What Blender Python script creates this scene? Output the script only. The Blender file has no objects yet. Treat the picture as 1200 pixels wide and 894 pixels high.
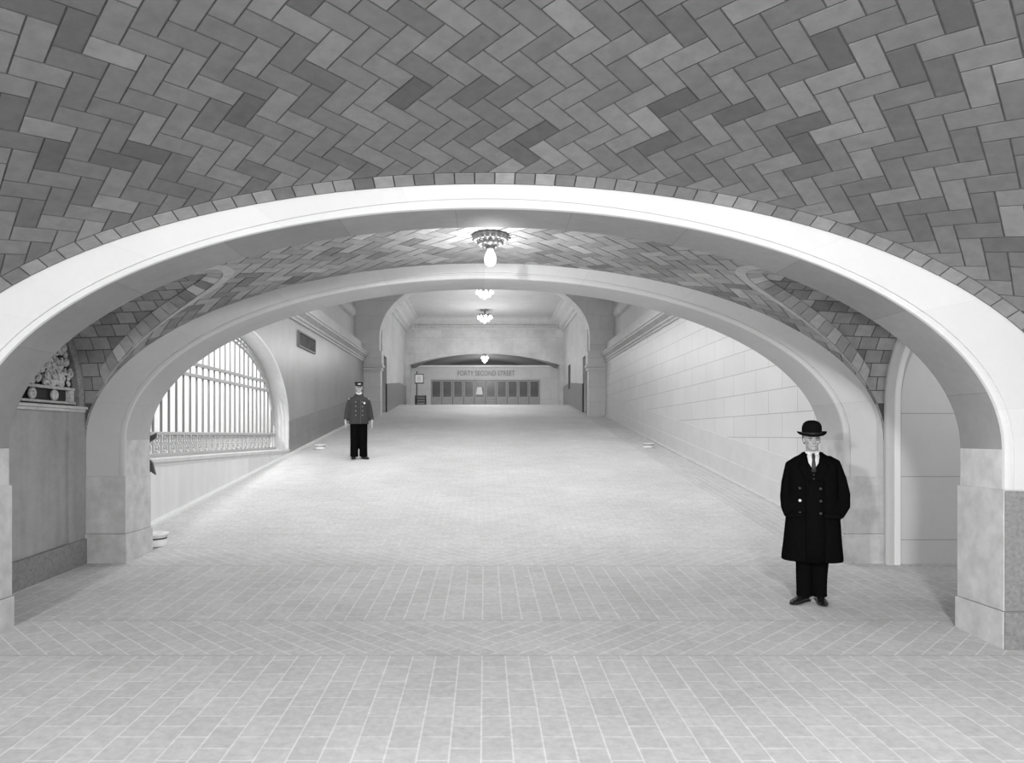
import bpy, bmesh, math, random
from mathutils import Vector, Matrix, Euler
R = math.radians
PI = math.pi
rnd = random.Random(7)
scene = bpy.context.scene
COL = scene.collection

# ------------------------------------------------------------------ helpers
def tag(o, label=None, cat=None, group=None, kind=None):
    if label: o['label'] = label
    if cat: o['category'] = cat
    if group: o['group'] = group
    if kind: o['kind'] = kind
    return o

def obj(name, bm, mat, parent=None, smooth=False, angle=None):
    me = bpy.data.meshes.new(name)
    bm.normal_update()
    bm.to_mesh(me); bm.free()
    o = bpy.data.objects.new(name, me)
    COL.objects.link(o)
    for m in (mat if isinstance(mat, (list, tuple)) else [mat]):
        me.materials.append(m)
    if smooth:
        for p in me.polygons: p.use_smooth = True
        if angle:
            try: me.set_sharp_from_angle(angle=R(angle))
            except Exception: pass
    if parent is not None: o.parent = parent
    return o

def empty(name, loc, rz=0.0, scale=1.0):
    o = bpy.data.objects.new(name, None)
    COL.objects.link(o)
    o.location = loc; o.rotation_euler = (0, 0, rz); o.scale = (scale,)*3
    o.empty_display_size = 0.2
    return o

def copy_tree(o, parent=None):
    c = o.copy(); COL.objects.link(c)
    if parent is not None: c.parent = parent
    for ch in list(o.children): copy_tree(ch, c)
    return c

def box(bm, x0, x1, y0, y1, z0, z1, bev=0.0):
    v = [bm.verts.new(p) for p in ((x0,y0,z0),(x1,y0,z0),(x1,y1,z0),(x0,y1,z0),(x0,y0,z1),(x1,y0,z1),(x1,y1,z1),(x0,y1,z1))]
    fs = [(0,3,2,1),(4,5,6,7),(0,1,5,4),(1,2,6,5),(2,3,7,6),(3,0,4,7)]
    faces = [bm.faces.new([v[i] for i in f]) for f in fs]
    if bev > 0:
        es = list({e for f in faces for e in f.edges})
        bmesh.ops.bevel(bm, geom=es, offset=bev, segments=2, affect='EDGES', profile=0.5)

def prism(bm, poly, axis, a, b):
    """extrude a 2D polygon along an axis: 'x' poly=(y,z), 'y' poly=(x,z), 'z' poly=(x,y)"""
    def P(p, t):
        return {'x': (t, p[0], p[1]), 'y': (p[0], t, p[1]), 'z': (p[0], p[1], t)}[axis]
    A = [bm.verts.new(P(p, a)) for p in poly]; B = [bm.verts.new(P(p, b)) for p in poly]
    n = len(poly)
    bm.faces.new(A[::-1]); bm.faces.new(B)
    for i in range(n): bm.faces.new((A[i], A[(i+1) % n], B[(i+1) % n], B[i]))

def tube(bm, pts, radii, n=12, cap=True, up=None):
    """smooth tube along points; each radius is r or (rx, ry)"""
    pts = [Vector(p) for p in pts]
    m = len(pts)
    tang = []
    for i in range(m):
        t = pts[min(i+1, m-1)] - pts[max(i-1, 0)]
        tang.append(t.normalized())
    u = Vector(up) if up else (Vector((1,0,0)) if abs(tang[0].x) < 0.9 else Vector((0,1,0)))
    rings = []
    for i in range(m):
        t = tang[i]
        u = (u - t*u.dot(t)).normalized()
        w = t.cross(u)
        r = radii[i] if isinstance(radii, (list, tuple)) else radii
        rx, ry = r if isinstance(r, (list, tuple)) else (r, r)
        rings.append([bm.verts.new(pts[i] + u*(rx*math.cos(2*PI*k/n)) + w*(ry*math.sin(2*PI*k/n))) for k in range(n)])
    for i in range(m-1):
        for k in range(n):
            bm.faces.new((rings[i][k], rings[i][(k+1) % n], rings[i+1][(k+1) % n], rings[i+1][k]))
    if cap:
        bm.faces.new(rings[0][::-1]); bm.faces.new(rings[-1])

def loft(bm, rings, n=28, power=2.0, cap=True):
    """rings of (z, cx, half width, y front, y back): closed body of stacked ovals"""
    rr = []
    for (z, cx, w, yf, yb) in rings:
        cy, d = (yf+yb)/2, (yb-yf)/2
        ring = []
        for k in range(n):
            a = 2*PI*k/n; c, s = math.cos(a), math.sin(a)
            e = 2.0/power
            ring.append(bm.verts.new((cx + w*math.copysign(abs(c)**e, c), cy + d*math.copysign(abs(s)**e, s), z)))
        rr.append(ring)
    for i in range(len(rr)-1):
        for k in range(n):
            bm.faces.new((rr[i][k], rr[i][(k+1) % n], rr[i+1][(k+1) % n], rr[i+1][k]))
    if cap:
        bm.faces.new(rr[0][::-1]); bm.faces.new(rr[-1])

def ball(bm, c, r, seg=14, rings=9, rot=None):
    r = r if isinstance(r, (list, tuple)) else (r, r, r)
    M = Matrix.Translation(c) @ (rot.to_4x4() if rot else Matrix.Identity(4)) @ Matrix.Diagonal((r[0], r[1], r[2], 1))
    bmesh.ops.create_uvsphere(bm, u_segments=seg, v_segments=rings, radius=1, matrix=M)

def lathe(bm, prof, n=32, c=(0,0,0)):
    """profile of (r, z) about z"""
    rows = []
    for r, z in prof:
        if r < 1e-6: rows.append([bm.verts.new((c[0], c[1], c[2]+z))])
        else: rows.append([bm.verts.new((c[0]+r*math.cos(2*PI*k/n), c[1]+r*math.sin(2*PI*k/n), c[2]+z)) for k in range(n)])
    for a, b in zip(rows[:-1], rows[1:]):
        for k in range(n):
            k2 = (k+1) % n
            if len(a) == 1 and len(b) == 1: continue
            if len(a) == 1: bm.faces.new((a[0], b[k2], b[k]))
            elif len(b) == 1: bm.faces.new((a[k], a[k2], b[0]))
            else: bm.faces.new((a[k], a[k2], b[k2], b[k]))

def torus(bm, c, R_, r, axis='x', n=14, m=6, a0=0, a1=2*PI, sy=1.0):
    full = abs(a1-a0-2*PI) < 1e-4
    pts = []
    k = n if full else n+1
    rings = []
    for i in range(k):
        a = a0+(a1-a0)*i/n
        ring = []
        for j in range(m):
            b = 2*PI*j/m
            p, q, h = (R_+r*math.cos(b))*math.cos(a), (R_+r*math.cos(b))*math.sin(a)*sy, r*math.sin(b)
            v = {'x': (h, p, q), 'y': (p, h, q), 'z': (p, q, h)}[axis]
            ring.append(bm.verts.new((c[0]+v[0], c[1]+v[1], c[2]+v[2])))
        rings.append(ring)
    for i in range(n):
        A, B = rings[i], rings[(i+1) % k]
        for j in range(m):
            bm.faces.new((A[j], A[(j+1) % m], B[(j+1) % m], B[j]))

def fuse(o, voxel, smooth=4, fac=0.5):
    """turn overlapping closed shapes into one continuous skin"""
    m = o.modifiers.new('Remesh', 'REMESH'); m.mode = 'VOXEL'; m.voxel_size = voxel; m.use_smooth_shade = True
    s = o.modifiers.new('Smooth', 'SMOOTH'); s.iterations = smooth; s.factor = fac
    return o

# ------------------------------------------------------------------ materials
def new_mat(name):
    m = bpy.data.materials.new(name); m.use_nodes = True
    nt = m.node_tree
    return m, nt, nt.nodes['Principled BSDF']

def plain(name, v, rough=0.6, metal=0.0, noise=0.0, scale=8.0, spec=0.3, bump=0.0):
    m, nt, b = new_mat(name)
    b.inputs['Roughness'].default_value = rough
    b.inputs['Metallic'].default_value = metal
    b.inputs['Specular IOR Level'].default_value = spec
    b.inputs['Base Color'].default_value = (v, v, v, 1)
    if noise > 0:
        tc = nt.nodes.new('ShaderNodeTexCoord'); n = nt.nodes.new('ShaderNodeTexNoise')
        n.inputs['Scale'].default_value = scale; n.inputs['Detail'].default_value = 6; n.inputs['Roughness'].default_value = 0.6
        nt.links.new(tc.outputs['Object'], n.inputs['Vector'])
        r = nt.nodes.new('ShaderNodeMapRange'); r.inputs['From Min'].default_value = .3; r.inputs['From Max'].default_value = .7
        r.inputs['To Min'].default_value = v*(1-noise); r.inputs['To Max'].default_value = v*(1+noise)
        nt.links.new(n.outputs['Fac'], r.inputs['Value']); nt.links.new(r.outputs['Result'], b.inputs['Base Color'])
        if bump > 0:
            bp = nt.nodes.new('ShaderNodeBump'); bp.inputs['Strength'].default_value = bump; bp.inputs['Distance'].default_value = 0.01
            nt.links.new(n.outputs['Fac'], bp.inputs['Height']); nt.links.new(bp.outputs['Normal'], b.inputs['Normal'])
    return m

def emit(name, s):
    m, nt, b = new_mat(name)
    b.inputs['Base Color'].default_value = (.9, .9, .9, 1)
    b.inputs['Emission Color'].default_value = (1, 1, 1, 1)
    b.inputs['Emission Strength'].default_value = s
    return m

def mth(nt, op, a, b=None, c=None):
    n = nt.nodes.new('ShaderNodeMath'); n.operation = op
    for i, v in enumerate((a, b, c)):
        if v is None: continue
        if isinstance(v, (int, float)): n.inputs[i].default_value = v
        else: nt.links.new(v, n.inputs[i])
    return n.outputs[0]

def mixc(nt, f, a, b):
    n = nt.nodes.new('ShaderNodeMix'); n.data_type = 'RGBA'
    if isinstance(f, (int, float)): n.inputs[0].default_value = f
    else: nt.links.new(f, n.inputs[0])
    for i, v in ((6, a), (7, b)):
        if isinstance(v, (int, float)): n.inputs[i].default_value = (v, v, v, 1)
        else: nt.links.new(v, n.inputs[i])
    return n.outputs[2]

def noise(nt, vec, scale, detail=5, rough=.6):
    n = nt.nodes.new('ShaderNodeTexNoise'); n.inputs['Scale'].default_value = scale
    n.inputs['Detail'].default_value = detail; n.inputs['Roughness'].default_value = rough
    if vec is not None: nt.links.new(vec, n.inputs['Vector'])
    return n.outputs['Fac']

def brick(nt, vec, w, h, mortar, c1, c2, cm, offset=.5, smooth=.2):
    n = nt.nodes.new('ShaderNodeTexBrick')
    n.offset = offset; n.squash = 1.0
    n.inputs['Scale'].default_value = 1.0
    n.inputs['Brick Width'].default_value = w; n.inputs['Row Height'].default_value = h
    n.inputs['Mortar Size'].default_value = mortar; n.inputs['Mortar Smooth'].default_value = smooth
    n.inputs['Bias'].default_value = 0.0
    for k, v in (('Color1', c1), ('Color2', c2), ('Mortar', cm)): n.inputs[k].default_value = (v, v, v, 1)
    nt.links.new(vec, n.inputs['Vector'])
    return n

def comb(nt, x, y, z=0.0):
    n = nt.nodes.new('ShaderNodeCombineXYZ')
    for i, v in enumerate((x, y, z)):
        if isinstance(v, (int, float)): n.inputs[i].default_value = v
        else: nt.links.new(v, n.inputs[i])
    return n.outputs[0]

def ashlar(name, v, axes='YZ', w=1.2, h=.42, mortar=.004, joint=.6, var=.06, stain=.1, rough=.5, uv=False, offset=.5, shift=(0, 0), spec=.25, streak=0.0):
    """stone with fine dark joints between blocks, cloudy mottling"""
    m, nt, b = new_mat(name)
    b.inputs['Roughness'].default_value = rough; b.inputs['Specular IOR Level'].default_value = spec
    tc = nt.nodes.new('ShaderNodeTexCoord')
    sep = nt.nodes.new('ShaderNodeSeparateXYZ')
    nt.links.new(tc.outputs['UV' if uv else 'Object'], sep.inputs[0])
    d = {'X': sep.outputs[0], 'Y': sep.outputs[1], 'Z': sep.outputs[2]}
    vec = comb(nt, mth(nt, 'ADD', d[axes[0]], shift[0]), mth(nt, 'ADD', d[axes[1]], shift[1]))
    br = brick(nt, vec, w, h, mortar, v*(1-var), v*(1+var), v*joint, offset)
    n1 = noise(nt, tc.outputs['Object'], .8, 6, .65); n2 = noise(nt, tc.outputs['Object'], 14, 4, .6)
    f = mth(nt, 'ADD', mth(nt, 'MULTIPLY', mth(nt, 'SUBTRACT', n1, .5), stain*4), mth(nt, 'MULTIPLY', mth(nt, 'SUBTRACT', n2, .5), stain*1.2))
    if streak:
        st = comb(nt, mth(nt, 'MULTIPLY', d[axes[0]], 5.0), mth(nt, 'MULTIPLY', d[axes[1]], .5))
        f = mth(nt, 'ADD', f, mth(nt, 'MULTIPLY', mth(nt, 'SUBTRACT', noise(nt, st, 1.0, 3, .5), .5), streak*4))
    f = mth(nt, 'ADD', f, 1.0)
    vm = nt.nodes.new('ShaderNodeVectorMath'); vm.operation = 'SCALE'
    nt.links.new(br.outputs['Color'], vm.inputs[0]); nt.links.new(f, vm.inputs['Scale'])
    nt.links.new(vm.outputs[0], b.inputs['Base Color'])
    return m

def tile_mat(name, gain=1.0, rough=.55):
    m, nt, b = new_mat(name)
    b.inputs['Roughness'].default_value = rough; b.inputs['Specular IOR Level'].default_value = .3
    at = nt.nodes.new('ShaderNodeAttribute'); at.attribute_name = 'Col'
    tc = nt.nodes.new('ShaderNodeTexCoord')
    n = noise(nt, tc.outputs['Object'], 9, 6, .65)
    f = mth(nt, 'MULTIPLY_ADD', mth(nt, 'SUBTRACT', n, .5), .7, gain)
    vm = nt.nodes.new('ShaderNodeVectorMath'); vm.operation = 'SCALE'
    nt.links.new(at.outputs['Color'], vm.inputs[0]); nt.links.new(f, vm.inputs['Scale'])
    nt.links.new(vm.outputs[0], b.inputs['Base Color'])
    return m

M = {}
M['tile'] = tile_mat('glazed vault tile')
M['mortar'] = plain('vault mortar', .10, .9, noise=.2, scale=20)
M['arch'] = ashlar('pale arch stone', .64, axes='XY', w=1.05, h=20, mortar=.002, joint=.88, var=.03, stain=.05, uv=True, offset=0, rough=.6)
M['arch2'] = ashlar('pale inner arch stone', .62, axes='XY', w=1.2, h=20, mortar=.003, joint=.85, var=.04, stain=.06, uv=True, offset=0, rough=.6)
M['soffit'] = ashlar('shade-toned soffit stone', .29, axes='XY', w=.95, h=20, mortar=.004, joint=.75, var=.10, stain=.16, uv=True, offset=0, rough=.6)  # underside shade of the first arch is put into this darker colour
M['soffit2'] = ashlar('inner shade-toned soffit stone', .48, axes='XY', w=1.2, h=20, mortar=.003, joint=.85, var=.06, stain=.10, uv=True, offset=0, rough=.6)  # same for the second arch: milder shade mixed into the stone colour
M['granite'] = plain('speckled base stone', .24, .6, noise=.25, scale=30)
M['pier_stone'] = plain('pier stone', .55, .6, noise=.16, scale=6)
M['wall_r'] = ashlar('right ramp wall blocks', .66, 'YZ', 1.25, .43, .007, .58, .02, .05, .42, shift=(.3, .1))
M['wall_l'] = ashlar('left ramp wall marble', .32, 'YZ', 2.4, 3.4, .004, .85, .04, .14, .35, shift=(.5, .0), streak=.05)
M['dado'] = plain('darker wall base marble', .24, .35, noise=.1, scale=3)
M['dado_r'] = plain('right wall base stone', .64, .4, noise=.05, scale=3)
M['upper'] = ashlar('upper wall blocks', .60, 'YZ', 1.6, .85, .006, .85, .04, .06, .6)
M['front'] = ashlar('frontal stone blocks', .60, 'XZ', 1.1, .62, .008, .8, .04, .08, .6)
M['hall'] = ashlar('hall side blocks', .56, 'YZ', 1.3, .7, .008, .86, .04, .12, .55, streak=.06)
M['cornice'] = plain('cornice stone', .58, .6, noise=.08, scale=4)
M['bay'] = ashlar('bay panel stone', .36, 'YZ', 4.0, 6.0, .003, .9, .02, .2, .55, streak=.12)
M['niche'] = ashlar('side passage wall', .58, 'XZ', 6, .78, .006, .6, .02, .05, .5, shift=(0, -.37))
M['ceiling'] = plain('plaster ceiling', .60, .8, noise=.05, scale=2)
M['white'] = plain('white court wall', .85, .8)
M['iron'] = plain('painted iron', .20, .5, spec=.4)
M['iron_light'] = plain('pale painted iron', .46, .5, spec=.3)
M['bronze'] = plain('dark bronze', .16, .45, noise=.25, scale=25, spec=.5)
M['carve'] = plain('carved terracotta', .50, .7, noise=.3, scale=30)
M['dark'] = plain('dark void', .02, .9)
M['enamel'] = plain('white enamel', .78, .25, spec=.5)
M['glassdark'] = plain('dark door glass', .10, .25, spec=.5, noise=.35, scale=1.2)
M['wood'] = plain('varnished door wood', .34, .4, noise=.15, scale=6)
M['plaque'] = plain('dark plaque face', .09, .8, noise=.3, scale=5)
M['frame_dark'] = plain('dark frame', .08, .5)
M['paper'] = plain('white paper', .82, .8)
M['letter'] = plain('incised dark lettering', .22, .6)
M['bulb'] = emit('frosted lit bulb', 1.5)
M['bulb_small'] = emit('small lit bulb', 1.3)
M['brass'] = plain('tarnished brass', .30, .4, metal=.4, noise=.3, scale=30)
M['coat'] = plain('black wool overcoat', .005, 1.0, noise=.2, scale=60, spec=0)
M['trouser'] = plain('black trousers', .005, 1.0, spec=0)
M['shoe'] = plain('black polished leather', .012, .22, spec=.6)
M['felt'] = plain('black felt hat', .006, .9, spec=.03)
M['band'] = plain('black silk band', .02, .4)
M['skin'] = plain('skin', .40, .55, noise=.08, scale=20)
M['skin_pale'] = plain('paler skin', .45, .55, noise=.06, scale=20)
M['hair'] = plain('dark hair', .05, .6, noise=.3, scale=80)
M['linen'] = plain('white linen', .80, .8)
M['tie'] = plain('dark tie', .03, .5)
M['button'] = plain('dull horn button', .035, .35)
M['button_bright'] = plain('bright button', .75, .3)
M['uniform'] = plain('dark grey uniform cloth', .05, .9, noise=.25, scale=50, spec=.1)
M['brassbtn'] = plain('uniform brass button', .28, .3, metal=.3)
M['eyewhite'] = plain('eye white', .55, .3)
M['iris'] = plain('dark iris', .02, .3)
M['lip'] = plain('lip', .22, .5)

# floor material: straight pavers, diagonal bands under the arches, finer pavers on the ramp
def floor_mat():
    m, nt, b = new_mat('brick paver floor')
    b.inputs['Roughness'].default_value = .75; b.inputs['Specular IOR Level'].default_value = .2
    tc = nt.nodes.new('ShaderNodeTexCoord'); sep = nt.nodes.new('ShaderNodeSeparateXYZ')
    nt.links.new(tc.outputs['Object'], sep.inputs[0]); x, y = sep.outputs[0], sep.outputs[1]
    ax = mth(nt, 'ABSOLUTE', x)
    c1, c2, cm = .50, .55, .67
    st = brick(nt, comb(nt, y, mth(nt, 'ADD', x, 20.0)), .29, .18, .006, c1, c2, cm)
    dx = mth(nt, 'MULTIPLY', mth(nt, 'ADD', ax, y), .7071); dy = mth(nt, 'MULTIPLY', mth(nt, 'SUBTRACT', y, ax), .7071)
    dg = brick(nt, comb(nt, dx, dy), .30, .15, .006, c1, c2, cm)
    rp = brick(nt, comb(nt, mth(nt, 'ADD', x, 20.0), y), .22, .12, .006, c1*1.02, c2*1.02, cm*.92)
    bd = brick(nt, comb(nt, y, mth(nt, 'ADD', x, 20.0)), .5, .13, .007, c1*.92, c2*.92, cm*.92)
    def band(v, a, c): return mth(nt, 'MULTIPLY', mth(nt, 'GREATER_THAN', v, a), mth(nt, 'LESS_THAN', v, c))
    b1, b2 = band(y, 5.76, 6.69), band(y, 8.93, 9.95)
    col = mixc(nt, mth(nt, 'GREATER_THAN', y, 9.5), st.outputs['Color'], rp.outputs['Color'])
    col = mixc(nt, mth(nt, 'MULTIPLY', mth(nt, 'GREATER_THAN', y, 9.95), mth(nt, 'GREATER_THAN', x, 4.25)), col, bd.outputs['Color'])
    col = mixc(nt, mth(nt, 'ADD', b1, b2), col, dg.outputs['Color'])
    for e in (5.76, 6.69, 8.93, 9.95):
        col = mixc(nt, band(y, e-.006, e+.006), col, c1*.72)
    big = noise(nt, tc.outputs['Object'], .5, 5, .6); fine = noise(nt, tc.outputs['Object'], 18, 4, .65)
    f = mth(nt, 'ADD', mth(nt, 'MULTIPLY', mth(nt, 'SUBTRACT', big, .5), .45), mth(nt, 'MULTIPLY', mth(nt, 'SUBTRACT', fine, .5), .55))
    f = mth(nt, 'ADD', f, 1.0)
    vm = nt.nodes.new('ShaderNodeVectorMath'); vm.operation = 'SCALE'
    nt.links.new(col, vm.inputs[0]); nt.links.new(f, vm.inputs['Scale'])
    nt.links.new(vm.outputs[0], b.inputs['Base Color'])
    return m
M['floor'] = floor_mat()

# ------------------------------------------------------------------ levels
S1, S2 = .043, .11
Y_M, Y_R, Y_C = 7.32, 9.77, 38.5
def fz(y):
    if y <= Y_R: return S1*(y-Y_M)
    z = S1*(Y_R-Y_M)
    return z + S2*(min(y, Y_C)-Y_R) - (.25*min(1, (y-Y_C)/2.5) if y > Y_C else 0)
Z_TOP = fz(Y_C)

# floor -------------------------------------------------------------
bm = bmesh.new()
ys = [-6.5, Y_R, Y_C, 41.0, 47.0]
rows = [[bm.verts.new((x, y, fz(y))) for x in (-6.4, 9.5)] for y in ys]
rows2 = [[bm.verts.new((x, y, fz(y)-.3)) for x in (-6.4, 9.5)] for y in ys]
for i in range(4):
    bm.faces.new((rows[i][0], rows[i][1], rows[i+1][1], rows[i+1][0]))
    bm.faces.new((rows2[i][0], rows2[i+1][0], rows2[i+1][1], rows2[i][1]))
tag(obj('floor', bm, M['floor']), kind='structure')

# ------------------------------------------------------------------ arches
A1 = dict(a=4.20, b=1.95, zs=1.545, ao=4.85, bo=2.145, y0=5.93, y1=6.48)
A2 = dict(a=4.46, b=2.00, zs=1.60, ao=4.95, bo=2.20, y0=9.10, y1=9.77)

def arch_bm(A, zfoot, n=96, bead=True):
    a, b, zs, ao, bo, y0, y1 = (A[k] for k in ('a', 'b', 'zs', 'ao', 'bo', 'y0', 'y1'))
    path = []                                                   # (inner x, inner z, outer x, outer z, length)
    L = 0
    prev = None
    stations = [('L', zfoot + (zs-zfoot)*i/6) for i in range(6)] + [('E', PI - PI*i/n) for i in range(n+1)] + [('R', zs + (zfoot-zs)*(i+1)/6) for i in range(6)]
    for k, t in stations:
        if k == 'L': p = (-a, t, -ao, t)
        elif k == 'R': p = (a, t, ao, t)
        else: p = (a*math.cos(t), zs+b*math.sin(t), ao*math.cos(t), zs+bo*math.sin(t))
        if prev: L += math.hypot(p[0]-prev[0], p[1]-prev[1])
        path.append((*p, L)); prev = p
    bm = bmesh.new(); uv = bm.loops.layers.uv.new('UVMap')
    def prof(ix, iz, ox, oz):
        w = math.hypot(ox-ix, oz-iz); ux, uz = (ox-ix)/w, (oz-iz)/w
        q = [(0, y1)] + [(0, y0+.03), (.008, y0+.008), (.03, y0), (.055, y0), (.060, y0+.014), (.075, y0+.014), (.080, y0)] if bead else [(0, y1), (0, y0+.01), (.01, y0)]
        q = q + [(w, y0), (w, y1), (0, y1)]
        return [((ix+ux*d, y, iz+uz*d)) for d, y in q], [d for d, y in q]
    rings = []
    for (ix, iz, ox, oz, L) in path:
        pr, dd = prof(ix, iz, ox, oz)
        rings.append(([bm.verts.new(p) for p in pr[:-1]], L, iz))
    m = len(rings[0][0])
    for (ra, la, ha), (rb, lb, hb) in zip(rings[:-1], rings[1:]):
        for k in range(m):
            k2 = (k+1) % m
            f = bm.faces.new((ra[k], ra[k2], rb[k2], rb[k]))
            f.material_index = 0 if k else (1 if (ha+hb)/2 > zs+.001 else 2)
            for lp, u, v in zip(f.loops, (la, la, lb, lb), (k, k+1, k+1, k)): lp[uv].uv = (u, .2+v*.01)
    return bm

def place_arch(A, mat, label):
    o = obj('arch', arch_bm(A, -.35), mat, smooth=True, angle=28)
    tag(o, label, 'arch', kind='structure')
    return o
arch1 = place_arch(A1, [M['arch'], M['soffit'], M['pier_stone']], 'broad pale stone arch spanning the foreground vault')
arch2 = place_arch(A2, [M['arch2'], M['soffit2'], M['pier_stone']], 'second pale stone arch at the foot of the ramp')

# pier bases of the arches: wider lower blocks and plinths
def pier_blocks(A, side, parent, zt, zp, e1, e2, mt, xo):
    y0, y1, a = A['y0'], A['y1'], A['a']
    bm = bmesh.new()
    x0, x1 = sorted((side*(a-e1), side*xo)); box(bm, x0, x1, y0-e1, y1+e1, zp, zt, .006)
    obj('pier_block', bm, mt, parent)
    bm = bmesh.new()
    x0, x1 = sorted((side*(a-e2), side*xo)); box(bm, x0, x1, y0-e2, y1+e2, -.5, zp-.004, .006)
    obj('plinth', bm, mt, parent)
for s in (-1, 1):
    bm = bmesh.new()
    x0, x1 = sorted((s*(4.2-.012), s*6.2)); box(bm, x0, x1, A1['y0']-.03, A1['y0']+.05, .245, 1.21, .004)
    obj('pier_facing', bm, M['granite'], arch1)
    bm = bmesh.new()
    x0, x1 = sorted((s*(4.2-.025), s*6.2)); box(bm, x0, x1, A1['y0']-.045, A1['y0']+.05, -.4, .235, .004)
    obj('plinth_facing', bm, M['granite'], arch1)
    bm = bmesh.new()
    x0, x1 = sorted((s*4.8, s*5.05)); box(bm, x0, x1, A2['y0']+.004, A2['y1'], .9, 2.12)
    obj('pier_return', bm, M['arch2'], arch2)
    pier_blocks(A1, s, arch1, 1.22, .24, .018, .03, M['pier_stone'], 6.2)
    pier_blocks(A2, s, arch2, 1.15, .44, .012, .03, M['pier_stone'], 4.95)

# ------------------------------------------------------------------ vault tiles
class Curve1D:
    """arc-length table of z=f(u) for u in [u0,u1]"""
    def __init__(self, f, u0, u1, n=800):
        self.u, self.s = [u0], [0.0]
        pz = f(u0)
        for i in range(1, n+1):
            t = i/n
            u = u0+(u1-u0)*(.5-.5*math.cos(PI*t))
            z = f(u)
            self.s.append(self.s[-1]+math.hypot(u-self.u[-1], z-pz)); self.u.append(u); pz = z
        self.L = self.s[-1]
    def at(self, s):
        s = min(max(s, 0), self.L)
        lo, hi = 0, len(self.s)-1
        while hi-lo > 1:
            m = (lo+hi)//2
            if self.s[m] <= s: lo = m
            else: hi = m
        k = (s-self.s[lo])/max(1e-9, self.s[hi]-self.s[lo])
        return self.u[lo]+(self.u[hi]-self.u[lo])*k

def clip(poly, f, it=12):
    out = []
    n = len(poly)
    for i in range(n):
        p, q = poly[i], poly[(i+1) % n]
        fp, fq = f(p), f(q)
        if fp >= 0: out.append(p)
        if (fp >= 0) != (fq >= 0):
            a, b = (p, q) if fp >= 0 else (q, p)
            for _ in range(it):
                m = ((a[0]+b[0])/2, (a[1]+b[1])/2)
                if f(m) >= 0: a = m
                else: b = m
            out.append(a)
    return out

def put_tile(bm, lay, poly, mp, thick, v):
    if len(poly) < 3: return
    ar = abs(sum(poly[i][0]*poly[(i+1) % len(poly)][1]-poly[(i+1) % len(poly)][0]*poly[i][1] for i in range(len(poly))))/2
    if ar < 4e-4: return
    top, bot = [], []
    cx = sum(p[0] for p in poly)/len(poly); cy = sum(p[1] for p in poly)/len(poly)
    e = .01
    P0 = Vector(mp(cx, cy)); nrm = (Vector(mp(cx+e, cy))-P0).cross(Vector(mp(cx, cy+e))-P0).normalized()
    if nrm.z > 0: nrm = -nrm
    jit = rnd.uniform(-.0015, .0015)
    for p in poly:
        q = Vector(mp(*p)); top.append(bm.verts.new(q+nrm*(thick+jit))); bot.append(bm.verts.new(q-nrm*.002))
    c = (v, v, v, 1)
    fs = [bm.faces.new(top)]
    n = len(poly)
    for i in range(n):
        fs.append(bm.faces.new((top[i], bot[i], bot[(i+1) % n], top[(i+1) % n])))
    for f in fs:
        for lp in f.loops: lp[lay] = c

def edge_sub(poly, k=4):
    out = []
    n = len(poly)
    for i in range(n):
        p, q = poly[i], poly[(i+1) % n]
        for j in range(k):
            t = j/k; out.append((p[0]+(q[0]-p[0])*t, p[1]+(q[1]-p[1])*t))
    return out

def tone(base):
    r = rnd.random()
    v = base*rnd.uniform(.74, 1.22)
    if r < .07: v = base*rnd.uniform(.55, .72)
    elif r > .94: v = base*rnd.uniform(1.25, 1.5)
    return v

def herringbone(bm, lay, mp, s0, s1, t0, t1, w, gap, thick, base, inside=None, origin=(0, 0)):
    r2 = 1/math.sqrt(2)
    def W(p, q): return ((p+q)*r2*w+origin[0], (q-p)*r2*w+origin[1])
    g = gap/w/2
    nb = int((max(abs(t0-origin[1]), abs(t1-origin[1])))/(2*math.sqrt(2)*w))+3
    nk = int((max(abs(s0-origin[0]), abs(s1-origin[0])))/(math.sqrt(2)*w))+3
    planes = (lambda p: p[0]-s0, lambda p: s1-p[0], lambda p: p[1]-t0, lambda p: t1-p[1])
    for j in range(-nb, nb+1):
        for k in range(-nk, nk+1):
            ox, oy = k+2*j, k-2*j
            for (x0, y0, x1, y1) in ((ox, oy, ox+2, oy+1), (ox, oy+1, ox+1, oy+3)):
                poly = [W(x0+g, y0+g), W(x1-g, y0+g), W(x1-g, y1-g), W(x0+g, y1-g)]
                if max(p[0] for p in poly) < s0 or min(p[0] for p in poly) > s1 or max(p[1] for p in poly) < t0 or min(p[1] for p in poly) > t1: continue
                v = tone(base)
                for pl in planes:
                    if poly and any(pl(p) < 0 for p in poly): poly = clip(poly, pl)
                if inside and poly:
                    poly = edge_sub(poly)
                    if any(inside(p) < 0 for p in poly): poly = clip(poly, inside)
                put_tile(bm, lay, poly, mp, thick, v)

def rows_of_tiles(bm, lay, mp, s0, s1, t0, t1, ws, wt, gap, thick, base, inside=None, stag=.5):
    j = 0; t = t0
    while t < t1-.02:
        s = s0-(ws*stag if j % 2 else 0)
        while s < s1:
            a, b = max(s, s0), min(s+ws, s1); c, d = t, min(t+wt, t1)
            if b-a > .02:
                poly = [(a+gap/2, c+gap/2), (b-gap/2, c+gap/2), (b-gap/2, d-gap/2), (a+gap/2, d-gap/2)]
                v = tone(base)
                if inside:
                    poly = edge_sub(poly)
                    if any(inside(p) < 0 for p in poly): poly = clip(poly, inside)
                put_tile(bm, lay, poly, mp, thick, v)
            s += ws
        t += wt; j += 1

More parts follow.
